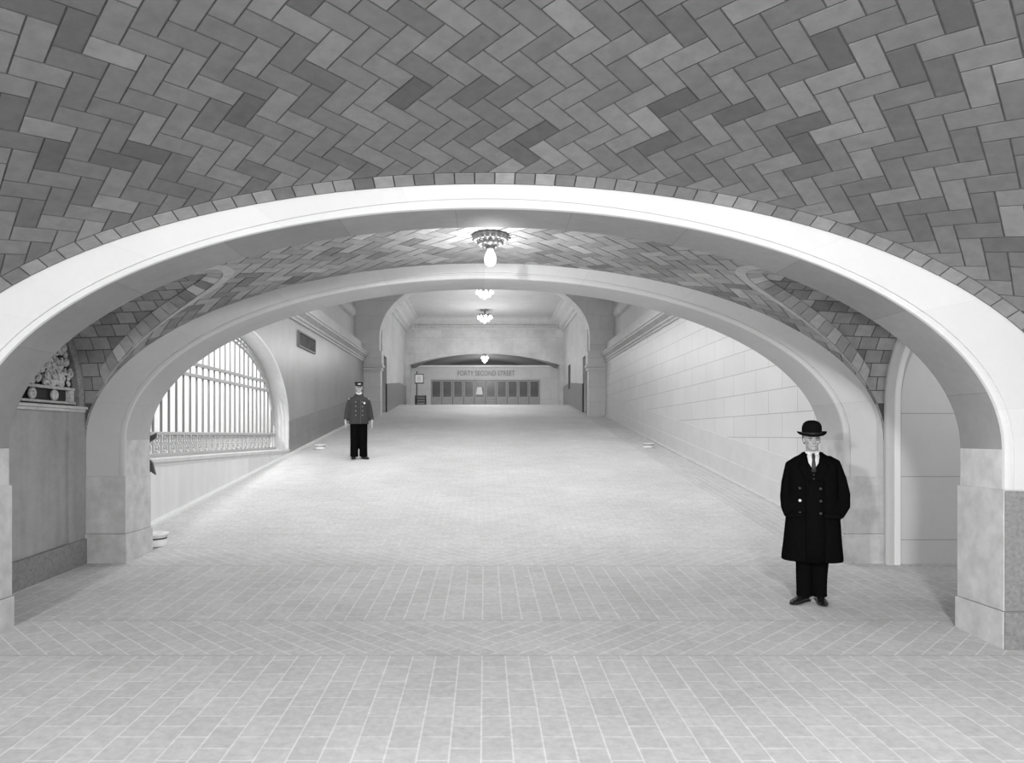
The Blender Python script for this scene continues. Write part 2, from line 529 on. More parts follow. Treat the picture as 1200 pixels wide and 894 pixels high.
def ribbon(bm, lay, pts, wid, pitch, gap, thick, base, sub=3, light=None):
    """a single file of tiles along edge points; wid(i) gives the inward width vector; None pitch = smooth band"""
    P = [Vector(p) for p in pts]
    ss = [0.0]
    for a, b in zip(P[:-1], P[1:]): ss.append(ss[-1]+(b-a).length)
    L = ss[-1]
    def at(s):
        s = min(max(s, 0), L)
        i = 0
        lo, hi = 0, len(ss)-1
        while hi-lo > 1:
            m = (lo+hi)//2
            if ss[m] <= s: lo = m
            else: hi = m
        k = (s-ss[lo])/max(1e-9, ss[hi]-ss[lo])
        return P[lo].lerp(P[hi], k), Vector(wid[lo]).lerp(Vector(wid[hi]), k)
    n = max(1, round(L/pitch)) if pitch else 1
    for i in range(n):
        a, b = L*i/n+gap/2, L*(i+1)/n-gap/2
        m = sub if pitch else 60
        v = tone(base) if pitch else base
        cols = []
        for j in range(m+1):
            p, w = at(a+(b-a)*j/m)
            t = (at(min(L, a+(b-a)*j/m+.01))[0]-at(max(0, a+(b-a)*j/m-.01))[0])
            nn = t.cross(w)
            if nn.length < 1e-9: nn = Vector((0, 0, -1))
            nn.normalize()
            if nn.z > 0: nn = -nn
            wl = w.length; wu = w/wl if wl > 1e-6 else Vector((0, 0, 0))
            g = min(gap/2, wl*.3)
            p0, p1 = p+wu*g, p+w-wu*g
            cols.append([bm.verts.new(p0-nn*.002), bm.verts.new(p0+nn*thick), bm.verts.new(p1+nn*thick), bm.verts.new(p1-nn*.002)])
        fs = []
        for A, B in zip(cols[:-1], cols[1:]):
            for k in range(3): fs.append(bm.faces.new((A[k], A[k+1], B[k+1], B[k])))
        for q in (cols[0], cols[-1]): fs.append(bm.faces.new(q))
        for f in fs:
            for lp in f.loops: lp[lay] = (v, v, v, 1)

# --- near vault: a shallow sail dome over the foreground
YC, HALF, RISE = .4, 5.53, .78
def E1(x): return A1['zs']+A1['bo']*math.sqrt(max(0, 1-(x/A1['ao'])**2))
def G1(y): return RISE*(1-((y-YC)/HALF)**2)
cx1 = Curve1D(E1, -A1['ao'], A1['ao'])
ct1 = Curve1D(G1, A1['y0'], -5.1)
def map1(s, t):
    x = cx1.at(s+cx1.L/2); y = ct1.at(t)
    return (x, y, E1(x)+G1(y))
bm = bmesh.new()
NX, NY = 72, 40
grid = [[bm.verts.new(map1(-cx1.L/2+cx1.L*i/NX, ct1.L*j/NY)) for i in range(NX+1)] for j in range(NY+1)]
for j in range(NY):
    for i in range(NX): bm.faces.new((grid[j][i], grid[j][i+1], grid[j+1][i+1], grid[j+1][i]))
dome = obj('ceiling', bm, M['mortar'], smooth=True)
tag(dome, 'dark herringbone tiled vault over the foreground', 'vaulted ceiling', kind='structure')
bm = bmesh.new(); lay = bm.loops.layers.float_color.new('Col')
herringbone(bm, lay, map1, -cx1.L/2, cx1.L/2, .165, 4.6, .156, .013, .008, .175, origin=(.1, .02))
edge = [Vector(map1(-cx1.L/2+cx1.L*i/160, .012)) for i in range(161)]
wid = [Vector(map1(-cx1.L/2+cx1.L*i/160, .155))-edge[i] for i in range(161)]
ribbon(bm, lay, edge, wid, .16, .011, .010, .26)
obj('vault_tiles', bm, M['tile'], dome)

# --- bay vault between the two arches, with a cross vault at each side
YB0, YB1 = A1['y1'], A2['y0']
ZL, RL, YL = 2.03, 1.27, 7.79
def E2(x): return A2['zs']+A2['bo']*math.sqrt(max(0, 1-(x/4.95)**2))
def lun(x, y):
    d = 1-((y-YL)/RL)**2
    if d <= 0: return -1
    crown = 1.25+.14*(4.95-abs(x))/2.23
    return ZL+crown*math.sqrt(d)
cx2 = Curve1D(E2, -4.95, 4.95)
def map2(s, t):
    x = cx2.at(s+cx2.L/2); return (x, YB1-t, E2(x))
def in_barrel(p):
    x, y, z = map2(*p); return z-lun(x, y)
bm = bmesh.new(); lay = bm.loops.layers.float_color.new('Col')
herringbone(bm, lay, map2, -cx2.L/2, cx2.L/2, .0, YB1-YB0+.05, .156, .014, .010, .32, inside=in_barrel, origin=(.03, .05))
edge = [Vector(map2(-cx2.L/2+cx2.L*i/160, .008)) for i in range(161)]
wid = [Vector((0, -.14, 0)) for i in range(161)]
ed2, wd2 = [], []
bay_tiles_bm, bay_lay = bm, lay
bm2 = bmesh.new(); lay2 = bm2.loops.layers.float_color.new('Col')
def groin_x(y):
    """|x| where the cross vault meets the barrel"""
    lo, hi = 1.5, 4.95
    if lun(hi, y) < E2(hi): return 4.95
    for _ in range(40):
        m = (lo+hi)/2
        if lun(m, y) > E2(m): hi = m
        else: lo = m
    return hi
for s in (-1, 1):
    def mapL(u, v, s=s):                                     # u = distance out from the middle, v = angle length
        th = v/RL
        y = YL-RL*math.cos(th); x = u
        crown = 1.25+.14*(4.95-abs(x))/2.23
        return (s*x, y, ZL+crown*math.sin(th))
    def in_lun(p, mapL=mapL):
        x, y, z = mapL(*p); return z-E2(x)
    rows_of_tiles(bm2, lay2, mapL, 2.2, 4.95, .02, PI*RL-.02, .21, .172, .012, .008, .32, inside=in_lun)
    n = 120
    gp, gw, bw = [], [], []
    for i in range(n+1):
        th = PI*(.07+.86*i/n); y = YL-RL*math.cos(th); x = groin_x(y)
        p = Vector((s*x, y, E2(x)+0.0)); gp.append(p)
    for i in range(n+1):                                       # widths: onto the cross vault, and onto the barrel
        p = gp[i]; t = gp[min(n, i+1)]-gp[max(0, i-1)]
        k = 1/max(.25, math.hypot(t.x, t.y)); tx, ty = t.x*k, t.y*k
        l = math.hypot(tx, ty) or 1; nx, ny = -ty/l, tx/l
        if nx*s < 0: nx, ny = -nx, -ny
        # towards the outside (cross vault)
        w = .17
        q = Vector((p.x+nx*w, p.y+ny*w, 0))
        if abs(q.x) > 4.93: q.x = s*4.93
        zq = max(lun(q.x, q.y), p.z-.2) if lun(q.x, q.y) > 0 else p.z-.02
        q.z = zq; gw.append((q-p).normalized()*.165)
        w = .02+.10*max(0, math.sin(PI*i/n))**3
        q = Vector((p.x-nx*w, p.y-ny*w, 0)); q.y = min(max(q.y, YB0), YB1-.01); q.z = E2(min(abs(q.x), 4.949)); bw.append((q-p).normalized()*w)
    off = Vector((0, 0, -.004))
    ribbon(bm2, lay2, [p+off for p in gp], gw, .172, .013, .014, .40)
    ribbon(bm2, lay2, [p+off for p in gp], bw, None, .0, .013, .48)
bm0 = bmesh.new()
NX, NY = 160, 80
g2 = {}
for j in range(NY+1):
    y = YB0-.02+(YB1-YB0+.04)*j/NY
    for i in range(NX+1):
        x = cx2.at(cx2.L*i/NX); g2[i, j] = bm0.verts.new((x, y, max(E2(x), lun(x, y))))
for j in range(NY):
    for i in range(NX): bm0.faces.new((g2[i, j], g2[i+1, j], g2[i+1, j+1], g2[i, j+1]))
bay = obj('ceiling', bm0, M['mortar'], smooth=True, angle=40)
tag(bay, 'tiled barrel vault between the two stone arches', 'vaulted ceiling', kind='structure')
obj('vault_tiles', bay_tiles_bm, M['tile'], bay)
obj('cross_vault_tiles', bm2, M['tile'], bay)

# ------------------------------------------------------------------ bay side walls and lunettes
XB = 4.95
def lun_arc(n=28, r=RL, h=1.25):
    return [(YL-r*math.cos(PI*i/n), ZL+h*math.sin(PI*i/n)) for i in range(n+1)]
# left wall: closed panel
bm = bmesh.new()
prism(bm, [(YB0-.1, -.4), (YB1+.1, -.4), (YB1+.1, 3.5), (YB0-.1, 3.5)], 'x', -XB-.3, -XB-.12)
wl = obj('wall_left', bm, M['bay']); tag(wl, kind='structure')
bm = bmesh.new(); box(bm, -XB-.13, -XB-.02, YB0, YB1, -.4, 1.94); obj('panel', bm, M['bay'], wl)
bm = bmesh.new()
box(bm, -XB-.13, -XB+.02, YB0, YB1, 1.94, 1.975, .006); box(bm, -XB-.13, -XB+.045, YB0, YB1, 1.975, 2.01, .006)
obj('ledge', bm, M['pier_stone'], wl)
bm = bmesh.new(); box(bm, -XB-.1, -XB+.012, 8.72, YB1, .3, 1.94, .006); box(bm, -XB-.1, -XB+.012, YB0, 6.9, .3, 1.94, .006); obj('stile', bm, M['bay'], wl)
bm = bmesh.new()
prism(bm, [(YB0, -.5), (YB1, -.5), (YB1, fz(YB1)+.31), (YB0, fz(YB0)+.31)], 'x', -XB-.1, -XB+.035)
tag(obj('baseboard_left', bm, M['granite']), kind='structure')
# ribs round the lunettes
def lunette_rib(s, mat, e0=0.0, e1=.16):
    bm = bmesh.new()
    n = 36
    x_in, x_out = s*(XB+e0), s*(XB+e1)
    rings = []
    pts = []
    for i in range(7): pts.append((YL-RL, -.3+(ZL+.3)*i/7, YL-RL+.07))
    arc = [(YL-RL*math.cos(PI*i/n), ZL+1.25*math.sin(PI*i/n), YL-(RL-.07)*math.cos(PI*i/n), ZL+1.18*math.sin(PI*i/n)) for i in range(n+1)]
    zb = 2.0 if s < 0 else -.4
    st = [(YL-RL, zb, YL-RL+.07, zb)]+arc+[(YL+RL, zb, YL+RL-.07, zb)]
    for (yo, zo, yi, zi) in st:
        rings.append([bm.verts.new(p) for p in ((x_in-s*.02, yo, zo), (x_in-s*.02, (yo*.4+yi*.6), (zo*.4+zi*.6)), (x_in+s*.015, yi, zi), (x_out, yi, zi), (x_out, yo, zo))])
    for a, b in zip(rings[:-1], rings[1:]):
        for k in range(5): bm.faces.new((a[k], a[(k+1) % 5], b[(k+1) % 5], b[k]))
    return obj('trim_1' if s < 0 else 'trim_2', bm, mat, smooth=True, angle=30)
tag(lunette_rib(-1, M['granite']), kind='structure')
tag(lunette_rib(1, M['arch2'], 0, .07), kind='structure')
tag(lunette_rib(1, plain('white glazed jamb', .80, .4), .07, .145), kind='structure')
# right wall: open archway into a side passage
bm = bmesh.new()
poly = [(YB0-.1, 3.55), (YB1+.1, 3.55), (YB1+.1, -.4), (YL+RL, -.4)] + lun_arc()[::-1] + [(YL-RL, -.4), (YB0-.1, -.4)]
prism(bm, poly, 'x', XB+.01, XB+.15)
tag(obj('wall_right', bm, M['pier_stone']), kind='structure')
bm = bmesh.new()
box(bm, XB+.12, 9.5, 9.06, 9.3, -.4, 3.7)
pw = obj('wall_back', bm, M['niche']); tag(pw, kind='structure')
pw.rotation_euler = (0, 0, 0)
bm = bmesh.new()
box(bm, XB+.14, 9.5, 6.1, 6.3, -.4, 3.7); box(bm, 9.3, 9.5, 6.2, 9.2, -.4, 3.7)
tag(obj('wall_front', bm, M['niche']), kind='structure')
bm = bmesh.new(); box(bm, XB+.0, 9.5, 6.1, 9.3, 3.6, 3.8)
tag(obj('ceiling', bm, M['ceiling']), kind='structure')

# carved grille ornament in the left lunette
def lunette_ornament():
    root = empty('carved_lunette', (-XB-.06, YL, 2.03))
    tag(root, 'carved terracotta lunette relief of foliage above the left wall ledge', 'carved relief')
    bm = bmesh.new()
    arc = [(RL*.95*math.cos(PI*i/24), 1.2*math.sin(PI*i/24)) for i in range(25)]
    prism(bm, [(p[0], p[1]) for p in arc], 'x', -.06, -.03)
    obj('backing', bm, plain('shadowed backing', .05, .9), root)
    bm = bmesh.new()
    box(bm, -.02, .05, -1.12, 1.12, .0, .03, .008); box(bm, -.02, .05, -1.1, 1.1, .165, .20, .008)
    for yy in (-1.05, 1.05, -.02): box(bm, -.02, .045, yy-.04, yy+.04, .03, .165, .006)
    obj('vent_frame', bm, M['carve'], root)
    for yy in (.72, .30, -.34, -.76):
        bm = bmesh.new(); torus(bm, (.02, yy, .097), .045, .022, 'x', 16, 8); ball(bm, (.02, yy, .097), (.02, .022, .022), 8, 6)
        obj('roundel', bm, M['carve'], root, smooth=True)
    for sgn in (-1, 1):
        bm = bmesh.new()
        r2 = random.Random(5)
        for i in range(300):
            th, q = r2.uniform(0, PI/2), math.sqrt(r2.uniform(0, 1))
            yy, zz = sgn*1.15*q*math.cos(th), .23+.90*q*math.sin(th)
            if zz < .23 or (i > 190 and abs(yy) < .55): zz = .24+abs(zz-.24)*.6
            if (yy/1.18)**2+(zz/1.17)**2 > .93: continue
            rr = r2.uniform(.022, .046)
            rot = Euler((r2.uniform(-1, 1), r2.uniform(-.5, .5), r2.uniform(-.5, .5))).to_matrix()
            ball(bm, (.03+r2.uniform(-.01, .03), yy, zz), (rr*.6, rr, rr*r2.uniform(.7, 1.5)), 8, 6, rot)
            if i % 3 == 0: torus(bm, (.06, yy, zz), rr*.8, .014, 'x', 9, 5)
        obj('foliage_swag', bm, M['carve'], root, smooth=True)
    bm = bmesh.new()
    for sgn in (-1, 1):
        tube(bm, [(.03, sgn*.05, .95), (.04, sgn*.32, .80), (.03, sgn*.62, .36)], [.025, .03, .025], 8)
        tube(bm, [(.03, sgn*.50, 1.0), (.04, sgn*.60, .75), (.03, sgn*.72, .45)], [.02, .028, .02], 8)
    ball(bm, (.03, 0, .72), (.05, .13, .2), 12, 9); torus(bm, (.05, 0, .72), .12, .025, 'x', 18, 6, sy=1.5)
    obj('ribbon_stem', bm, M['carve'], root, smooth=True)
lunette_ornament()

# ------------------------------------------------------------------ ramp side walls
XW = 5.2
YG, HG, ZG, RG = 15.4, 4.05, 2.0, 2.05
Y_PIL = 31.5
def arch_poly(n=40, dz=0):
    return [(YG-HG*math.cos(PI*i/n), ZG+RG*math.sin(PI*i/n)) for i in range(n+1)]
ZS = 1.29
def wall_slope(name, s, mat, opening):
    bm = bmesh.new()
    y0, y1 = A2['y1']-.05, Y_PIL
    if opening:
        # built as stones round the opening: below the sill, arch spandrel, far part
        x0, x1 = -XW-.40, -XW
        prism(bm, [(y0, fz(y0)-.3), (YG+HG, fz(YG+HG)-.3), (YG+HG, ZS-.02), (y0, ZS-.02)], 'x', x0, x1)
        prism(bm, [(YG+HG, fz(YG+HG)-.3), (y1, fz(y1)-.3), (y1, 4.9), (YG+HG, 4.9)], 'x', x0, x1)
        prism(bm, [(y0, ZS-.02), (YG-HG, ZS-.02), (YG-HG, 4.9), (y0, 4.9)], 'x', x0, x1)
        arc = arch_poly()
        for (ya, za), (yb, zb) in zip(arc[:-1], arc[1:]):
            prism(bm, [(ya, za), (yb, zb), (yb, 4.9), (ya, 4.9)], 'x', x0, x1)
        bmesh.ops.remove_doubles(bm, verts=bm.verts, dist=1e-4)
    else:
        prism(bm, [(y0, fz(y0)-.3), (y1, fz(y1)-.3), (y1, 4.9), (y0, 4.9)], 'x', XW, XW+.4)
    return tag(obj(name, bm, mat), kind='structure')
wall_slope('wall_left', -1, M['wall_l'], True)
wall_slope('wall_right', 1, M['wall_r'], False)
bm = bmesh.new(); y0 = A2['y1']-.03
prism(bm, [(y0, fz(y0)-.1), (YG+HG, fz(YG+HG)-.1), (YG+HG, ZS-.03), (y0, ZS-.03)], 'x', -XW-.05, -XW+.008)
tag(obj('trim_10', bm, ashlar('pale marble under the sill', .68, 'YZ', 1.7, 9, .004, .88, .05, .05, .4, streak=.06)), kind='structure')
# pale reveal of the arched opening and its sill
bm = bmesh.new()
st = [(YG+HG, ZS-.02)]+arch_poly()[::-1]+[(YG-HG, ZS-.02)]
rg = []
for (y, z) in st:
    k = .012
    yi, zi = YG+(y-YG)*(1-k/3), z-(k if z > ZG else 0)
    rg.append([bm.verts.new(p) for p in ((-XW+.006, y+(.05 if y > YG else -.05)*(1 if z <= ZG+.01 else abs(y-YG)/HG), z+(.05*(z-ZG)/RG if z > ZG else 0)), (-XW+.006, yi, zi), (-XW-.40, yi, zi))])
for a, b in zip(rg[:-1], rg[1:]):
    for k in range(2): bm.faces.new((a[k], a[k+1], b[k+1], b[k]))
tag(obj('trim_3', bm, plain('pale window reveal', .74, .6, noise=.05, scale=5), smooth=True, angle=40), kind='structure')
bm = bmesh.new(); box(bm, -XW-.5, -XW+.03, YG-HG-.02, YG+HG+.04, ZS-.07, ZS, .01); box(bm, -XW-.1, -XW+.012, YG-HG, YG+HG, ZS-.13, ZS-.07, .004)
tag(obj('windowsill', bm, M['cornice']), kind='structure')

# dado and base course following the ramp
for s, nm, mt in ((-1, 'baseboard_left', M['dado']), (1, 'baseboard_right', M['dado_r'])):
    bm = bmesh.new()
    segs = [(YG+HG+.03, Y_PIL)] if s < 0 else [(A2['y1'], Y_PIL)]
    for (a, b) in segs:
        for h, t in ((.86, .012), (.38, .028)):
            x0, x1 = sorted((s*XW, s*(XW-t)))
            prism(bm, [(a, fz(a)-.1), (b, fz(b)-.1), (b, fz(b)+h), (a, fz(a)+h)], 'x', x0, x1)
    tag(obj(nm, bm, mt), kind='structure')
# pale kerb strip along the foot of both walls
for s in (-1, 1):
    bm = bmesh.new()
    a, b = A2['y1'], Y_PIL
    x0, x1 = sorted((s*(XW-.13), s*XW))
    prism(bm, [(a, fz(a)-.05), (b, fz(b)-.05), (b, fz(b)+.03), (a, fz(a)+.03)], 'x', x0, x1)
    tag(obj('trim_4' if s < 0 else 'trim_5', bm, M['enamel'] if s < 0 else M['cornice']), kind='structure')

# cornice along both walls
def cornice(name, s, y0, y1):
    bm = bmesh.new()
    prof = [(0, 4.80), (.04, 4.80), (.04, 4.87), (.08, 4.89), (.08, 4.95), (.06, 4.97), (.16, 5.05), (.19, 5.06), (.19, 5.12), (.22, 5.14), (.22, 5.20), (0, 5.24), (-.35, 5.24), (-.35, 4.80)]
    prism(bm, [(s*(XW-d), z) for d, z in prof], 'y', y0, y1)
    return tag(obj(name, bm, M['cornice']), kind='structure')
cornice('trim_6', -1, A2['y1'], Y_PIL); cornice('trim_7', 1, A2['y1'], Y_PIL)
# upper walls, slightly set back, with a string course
ZC = 9.4
for s in (-1, 1):
    bm = bmesh.new()
    x0, x1 = sorted((s*(XW+.35), s*(XW+.6))); box(bm, x0, x1, A2['y1'], Y_PIL+.05, 5.1, ZC)
    x0, x1 = sorted((s*(XW+.02), s*(XW+.4))); box(bm, x0, x1, A2['y1'], Y_PIL, 5.2, 5.62)
    up = tag(obj('wall_left' if s < 0 else 'wall_right', bm, M['upper']), kind='structure')
    bm = bmesh.new()
    prism(bm, [(s*(XW+.36), 6.55), (s*(XW+.24), 6.62), (s*(XW+.16), 6.75), (s*(XW+.16), 6.9), (s*(XW+.36), 6.95)], 'y', A2['y1']+.4, Y_PIL-.9)
    obj('string_course', bm, M['cornice'], up)
# wall above the second arch, ceiling of the ramp
bm = bmesh.new()
n = 48
top = ZC
pts = [(A2['ao']*math.cos(PI-PI*i/n)*1.0, A2['zs']+(A2['b']+.1)*math.sin(PI*i/n)) for i in range(n+1)]
pts = [(-XW-.6, A2['zs'])]+pts+[(XW+.6, A2['zs'])]
for (xa, za), (xb, zb) in zip(pts[:-1], pts[1:]):
    if abs(xb-xa) < 1e-5: continue
    prism(bm, [(xa, za), (xb, zb), (xb, top), (xa, top)], 'y', A2['y0']+.12, A2['y1']-.01)
tag(obj('wall_front', bm, M['front']), kind='structure')
bm = bmesh.new()
for s in (-1, 1):
    x0, x1 = sorted((s*4.8, s*(XW+.6))); box(bm, x0, x1, A2['y0']+.12, A2['y1']-.01, -.4, A2['zs']+.05)
tag(obj('wall_front', bm, M['front']), kind='structure')
bm = bmesh.new(); box(bm, -XW-.6, XW+.6, A2['y0'], 33.8, ZC, ZC+.2)
tag(obj('ceiling', bm, M['ceiling']), kind='structure')

# ------------------------------------------------------------------ iron grille in the left opening
def grille():
    xg = -XW-.36
    root = empty('iron_grille', (xg, YG, ZS)); tag(root, 'tall iron grille of upright bars with scroll frieze filling the arched opening', 'grille')
    def L(y, z): return (0, y-YG, z-ZS)
    hi, ri = HG-.06, RG-.06
    def ztop(y, inset):
        d = 1-((y-YG)/(hi-inset))**2
        return ZG+(ri-inset)*math.sqrt(d) if d > 0 else ZG
    bar_bm = bmesh.new()
    pitch = .31
    n = int((2*(hi-.22))/pitch)
    y_first = YG-pitch*n/2
    for i in range(n+1):
        y = y_first+pitch*i
        zt = ztop(y, .2)
        if zt < 1.85: continue
        b = bmesh.new()
        box(b, -.016, .016, y-YG-.020, y-YG+.020, 1.70-ZS, zt-ZS+.02, .004)
        obj('bar', b, M['iron'], root)
        # scroll panel of the frieze under each gap
        b = bmesh.new()
        yc = y-YG+pitch/2
        if y+pitch < YG+hi:
            torus(b, (0, yc, 1.60-ZS), .065, .014, 'x', 12, 6); torus(b, (0, yc, 1.43-ZS), .065, .014, 'x', 12, 6)
            torus(b, (0, yc-.05, 1.515-ZS), .035, .011, 'x', 10, 5); torus(b, (0, yc+.05, 1.515-ZS), .035, .011, 'x', 10, 5)
            ball(b, (0, yc, 1.60-ZS), .024, 8, 6); ball(b, (0, yc, 1.43-ZS), .024, 8, 6)
            tube(b, [(0, yc-.1, 1.36-ZS), (0, yc-.02, 1.5-ZS), (0, yc+.02, 1.53-ZS), (0, yc+.1, 1.67-ZS)], .013, 6)
            box(b, -.012, .012, yc-pitch/2-.02, yc-pitch/2+.02, 1.35-ZS, 1.68-ZS)
            obj('frieze_panel', b, M['iron_light'], root, smooth=True, angle=40)
    for z0, z1, nm in ((ZS+.0, ZS+.065, 'bottom_rail'), (1.665, 1.72, 'frieze_rail')):
        b = bmesh.new(); box(b, -.05, .05, -hi, hi, z0-ZS, z1-ZS, .006); obj(nm, b, M['iron_light'], root)
    for z in (2.80, 3.02):
        w = HG
        yy = [YG+(hi-.2)*math.sqrt(max(0, 1-((z-ZG)/(ri-.2))**2))*q for q in (-1, 1)]
        b = bmesh.new(); box(b, -.05, .05, yy[0]-YG, yy[1]-YG, z-.03-ZS, z+.03-ZS, .006); obj('cross_rail', b, M['iron_light'], root)
    # scroll border under the arch
    b = bmesh.new()
    for inset in (0.0, .2):
        pts = [(0, (hi-inset)*-math.cos(PI*i/60), ZG-ZS+(ri-inset)*math.sin(PI*i/60)) for i in range(61)]
        pts = [(0, pts[0][1], .06)]+pts+[(0, pts[-1][1], .06)]
        tube(b, pts, .028, 8, up=(1, 0, 0))
    obj('arch_frame', b, M['iron_light'], root, smooth=True, angle=50)
    b = bmesh.new()
    m = 54
    for i in range(m+1):
        th = PI*i/m
        y, z = -(hi-.1)*math.cos(th), ZG-ZS+(ri-.1)*math.sin(th)
        torus(b, (0, y, z), .055, .016, 'x', 9, 5)
        ball(b, (0, y, z), .022, 6, 5)
        th2 = th+PI/m/2
        torus(b, (0, -(hi-.1)*math.cos(th2), ZG-ZS+(ri-.1)*math.sin(th2)), .03, .013, 'x', 8, 5)
    obj('scroll_border', b, M['iron_light'], root, smooth=True)
grille()
# bright court beyond the grille
bm = bmesh.new()
box(bm, -8.3, -8.1, 8.5, 33, -.5, 9); box(bm, -8.3, -XW-.4, 8.3, 8.5, -.5, 9); box(bm, -8.3, -XW-.4, 33, 33.2, -.5, 9)
tag(obj('wall_side', bm, M['white']), kind='structure')
bm = bmesh.new(); box(bm, -8.3, -XW-.38, 8.3, 33.2, -.4, -.2)
tag(obj('floor', bm, M['white']), kind='structure')
bm = bmesh.new(); box(bm, -8.3, -XW-.38, 8.3, 33.2, 9.0, 9.2)
tag(obj('ceiling', bm, M['white']), kind='structure')

# ------------------------------------------------------------------ pilasters, transverse arch and the upper hall
XH = 4.47
for s in (-1, 1):
    bm = bmesh.new()
    x0, x1 = sorted((s*XH, s*(XW+.3)))
    zb = fz(Y_PIL)
    box(bm, x0, x1, Y_PIL, Y_PIL+.5, zb-.3, 4.7, .01)
    pil = tag(obj('column', bm, M['front']), kind='structure')
    bm = bmesh.new()
    e = .10
    x0, x1 = sorted((s*(XH-e), s*(XW+.3))); box(bm, x0, x1, Y_PIL-e, Y_PIL+.6, 4.58, 4.70, .02)
    e = .05
    x0, x1 = sorted((s*(XH-e), s*(XW+.3))); box(bm, x0, x1, Y_PIL-e, Y_PIL+.55, 4.44, 4.58, .02)
    e = .06
    x0, x1 = sorted((s*(XH-e), s*(XW+.4))); box(bm, x0, x1, Y_PIL-e, Y_PIL+.55, 4.70, 5.28, .01)
    obj('impost', bm, M['front'], pil)
# transverse arch
YA0, YA1, ZA, AA, BA = Y_PIL, 32.5, 5.9, 4.52, 2.8
bm = bmesh.new()
n = 40
arc = [(AA*math.cos(PI-PI*i/n), ZA+BA*math.sin(PI*i/n)) for i in range(n+1)]
for (xa, za), (xb, zb) in zip(arc[:-1], arc[1:]): prism(bm, [(xa, za), (xb, zb), (xb, ZC), (xa, ZC)], 'y', YA0, YA1)
for s in (-1, 1):
    x0, x1 = sorted((s*AA, s*(XW+.6))); box(bm, x0, x1, YA0+.02, YA1, 5.2, ZC)
bmesh.ops.remove_doubles(bm, verts=bm.verts, dist=1e-4)
tag(obj('arch', bm, M['front']), 'distant round arch at the top of the ramp', 'arch', kind='structure')
# hall side walls with dark doorways just behind the pilasters
Y_F = 41.6
ZH = 8.34
for s in (-1, 1):
    bm = bmesh.new()
    x0, x1 = sorted((s*XH, s*(XH+.4)))
    box(bm, x0, x1, Y_PIL+2.0, Y_F, fz(Y_PIL)-.3, ZH+.6)
    box(bm, x0, x1, Y_PIL+.5, Y_PIL+2.0, 5.2, ZH+.6)
    hw = tag(obj('wall_left' if s < 0 else 'wall_right', bm, M['hall']), kind='structure')
    bm = bmesh.new()
    x0, x1 = sorted((s*(XH+.5), s*(XH+.6))); box(bm, x0, x1, Y_PIL+.3, Y_PIL+2.2, fz(Y_PIL)-.2, 5.3)
    tag(obj('door_1' if s < 0 else 'door_2', bm, M['frame_dark']), kind='structure')
    bm = bmesh.new()
    x0, x1 = sorted((s*(XH-.02), s*(XH+.05)))
    a, b = Y_PIL+2.0, Y_F
    prism(bm, [(a, fz(a)-.1), (Y_C, Z_TOP-.1), (b, Z_TOP-.1), (b, Z_TOP+1.15), (Y_C, Z_TOP+1.15), (a, fz(a)+1.3)], 'x', x0, x1)
    tag(obj('baseboard_left' if s < 0 else 'baseboard_right', bm, M['dado']), kind='structure')
# hall ceiling with moulded cornice
bm = bmesh.new(); box(bm, -5, 5, YA1-.1, Y_F+.3, ZH, ZH+.2)
tag(obj('ceiling', bm, M['ceiling']), kind='structure')
bm = bmesh.new()
for s in (-1, 1):
    prof = [(XH, 7.55), (XH-.08, 7.55), (XH-.10, 7.66), (XH-.25, 7.72), (XH-.30, 7.9), (XH-.55, 8.05), (XH-.6, 8.16), (XH-.72, 8.2), (XH-.72, ZH+.02), (XH, ZH+.02)]
    prism(bm, [(s*d, z) for d, z in prof], 'y', YA1-.2, Y_F)
tag(obj('trim_8', bm, M['cornice']), kind='structure')
bm = bmesh.new()
prof = [(0, 7.65), (.06, 7.65), (.08, 7.74), (.05, 7.76), (.05, 7.92), (.16, 7.95), (.16, 8.03), (.3, 8.12), (.34, 8.2), (.34, ZH+.02), (0, ZH+.02)]
prism(bm, [(Y_F-d, z) for d, z in prof], 'x', -XH+.3, XH-.3)
k = 34
for i in range(k):
    x = -XH+.5+(2*XH-1.0)*(i+.5)/k; box(bm, x-.06, x+.06, Y_F-.13, Y_F-.04, 7.78, 7.9)
tag(obj('trim_9', bm, M['cornice']), kind='structure')
# far wall with a flat segmental opening
bm = bmesh.new()
XO, ZO, RO = 4.28, 5.66, .62
n = 30
arc = [(-XO+2*XO*i/n, ZO+RO*(1-(2*i/n-1)**2)) for i in range(n+1)]
for (xa, za), (xb, zb) in zip(arc[:-1], arc[1:]): prism(bm, [(xa, za), (xb, zb), (xb, ZH+.3), (xa, ZH+.3)], 'y', Y_F, Y_F+.5)
for s in (-1, 1):
    x0, x1 = sorted((s*XO, s*5.2)); box(bm, x0, x1, Y_F, Y_F+.5, Z_TOP-.3, ZH+.3)
bmesh.ops.remove_doubles(bm, verts=bm.verts, dist=1e-4)
tag(obj('wall_back', bm, ashlar('far wall blocks', .60, 'XZ', 1.6, .9, .008, .8, .03, .22, .6)), kind='structure')
bm = bmesh.new()
arc2 = [(-4.1+8.2*i/n, 5.55+.85*(1-(2*i/n-1)**2)) for i in range(n+1)]
for (xa, za), (xb, zb) in zip(arc2[:-1], arc2[1:]): prism(bm, [(xa, za), (xb, zb), (xb, 7), (xa, 7)], 'y', Y_F+.5, 46.5)
bmesh.ops.remove_doubles(bm, verts=bm.verts, dist=1e-4)
tag(obj('ceiling', bm, plain('vestibule vault', .22, .8)), kind='structure')
Y_S = 42.6
bm = bmesh.new()
for s in (-1, 1):
    x0, x1 = sorted((s*4.25, s*4.5)); box(bm, x0, x1, Y_F+.5, 46.6, Z_TOP-.2, 7)
tag(obj('wall_side', bm, M['hall']), kind='structure')
bm = bmesh.new()
DX0, DX1, DZ = -3.13, 3.21, 4.88
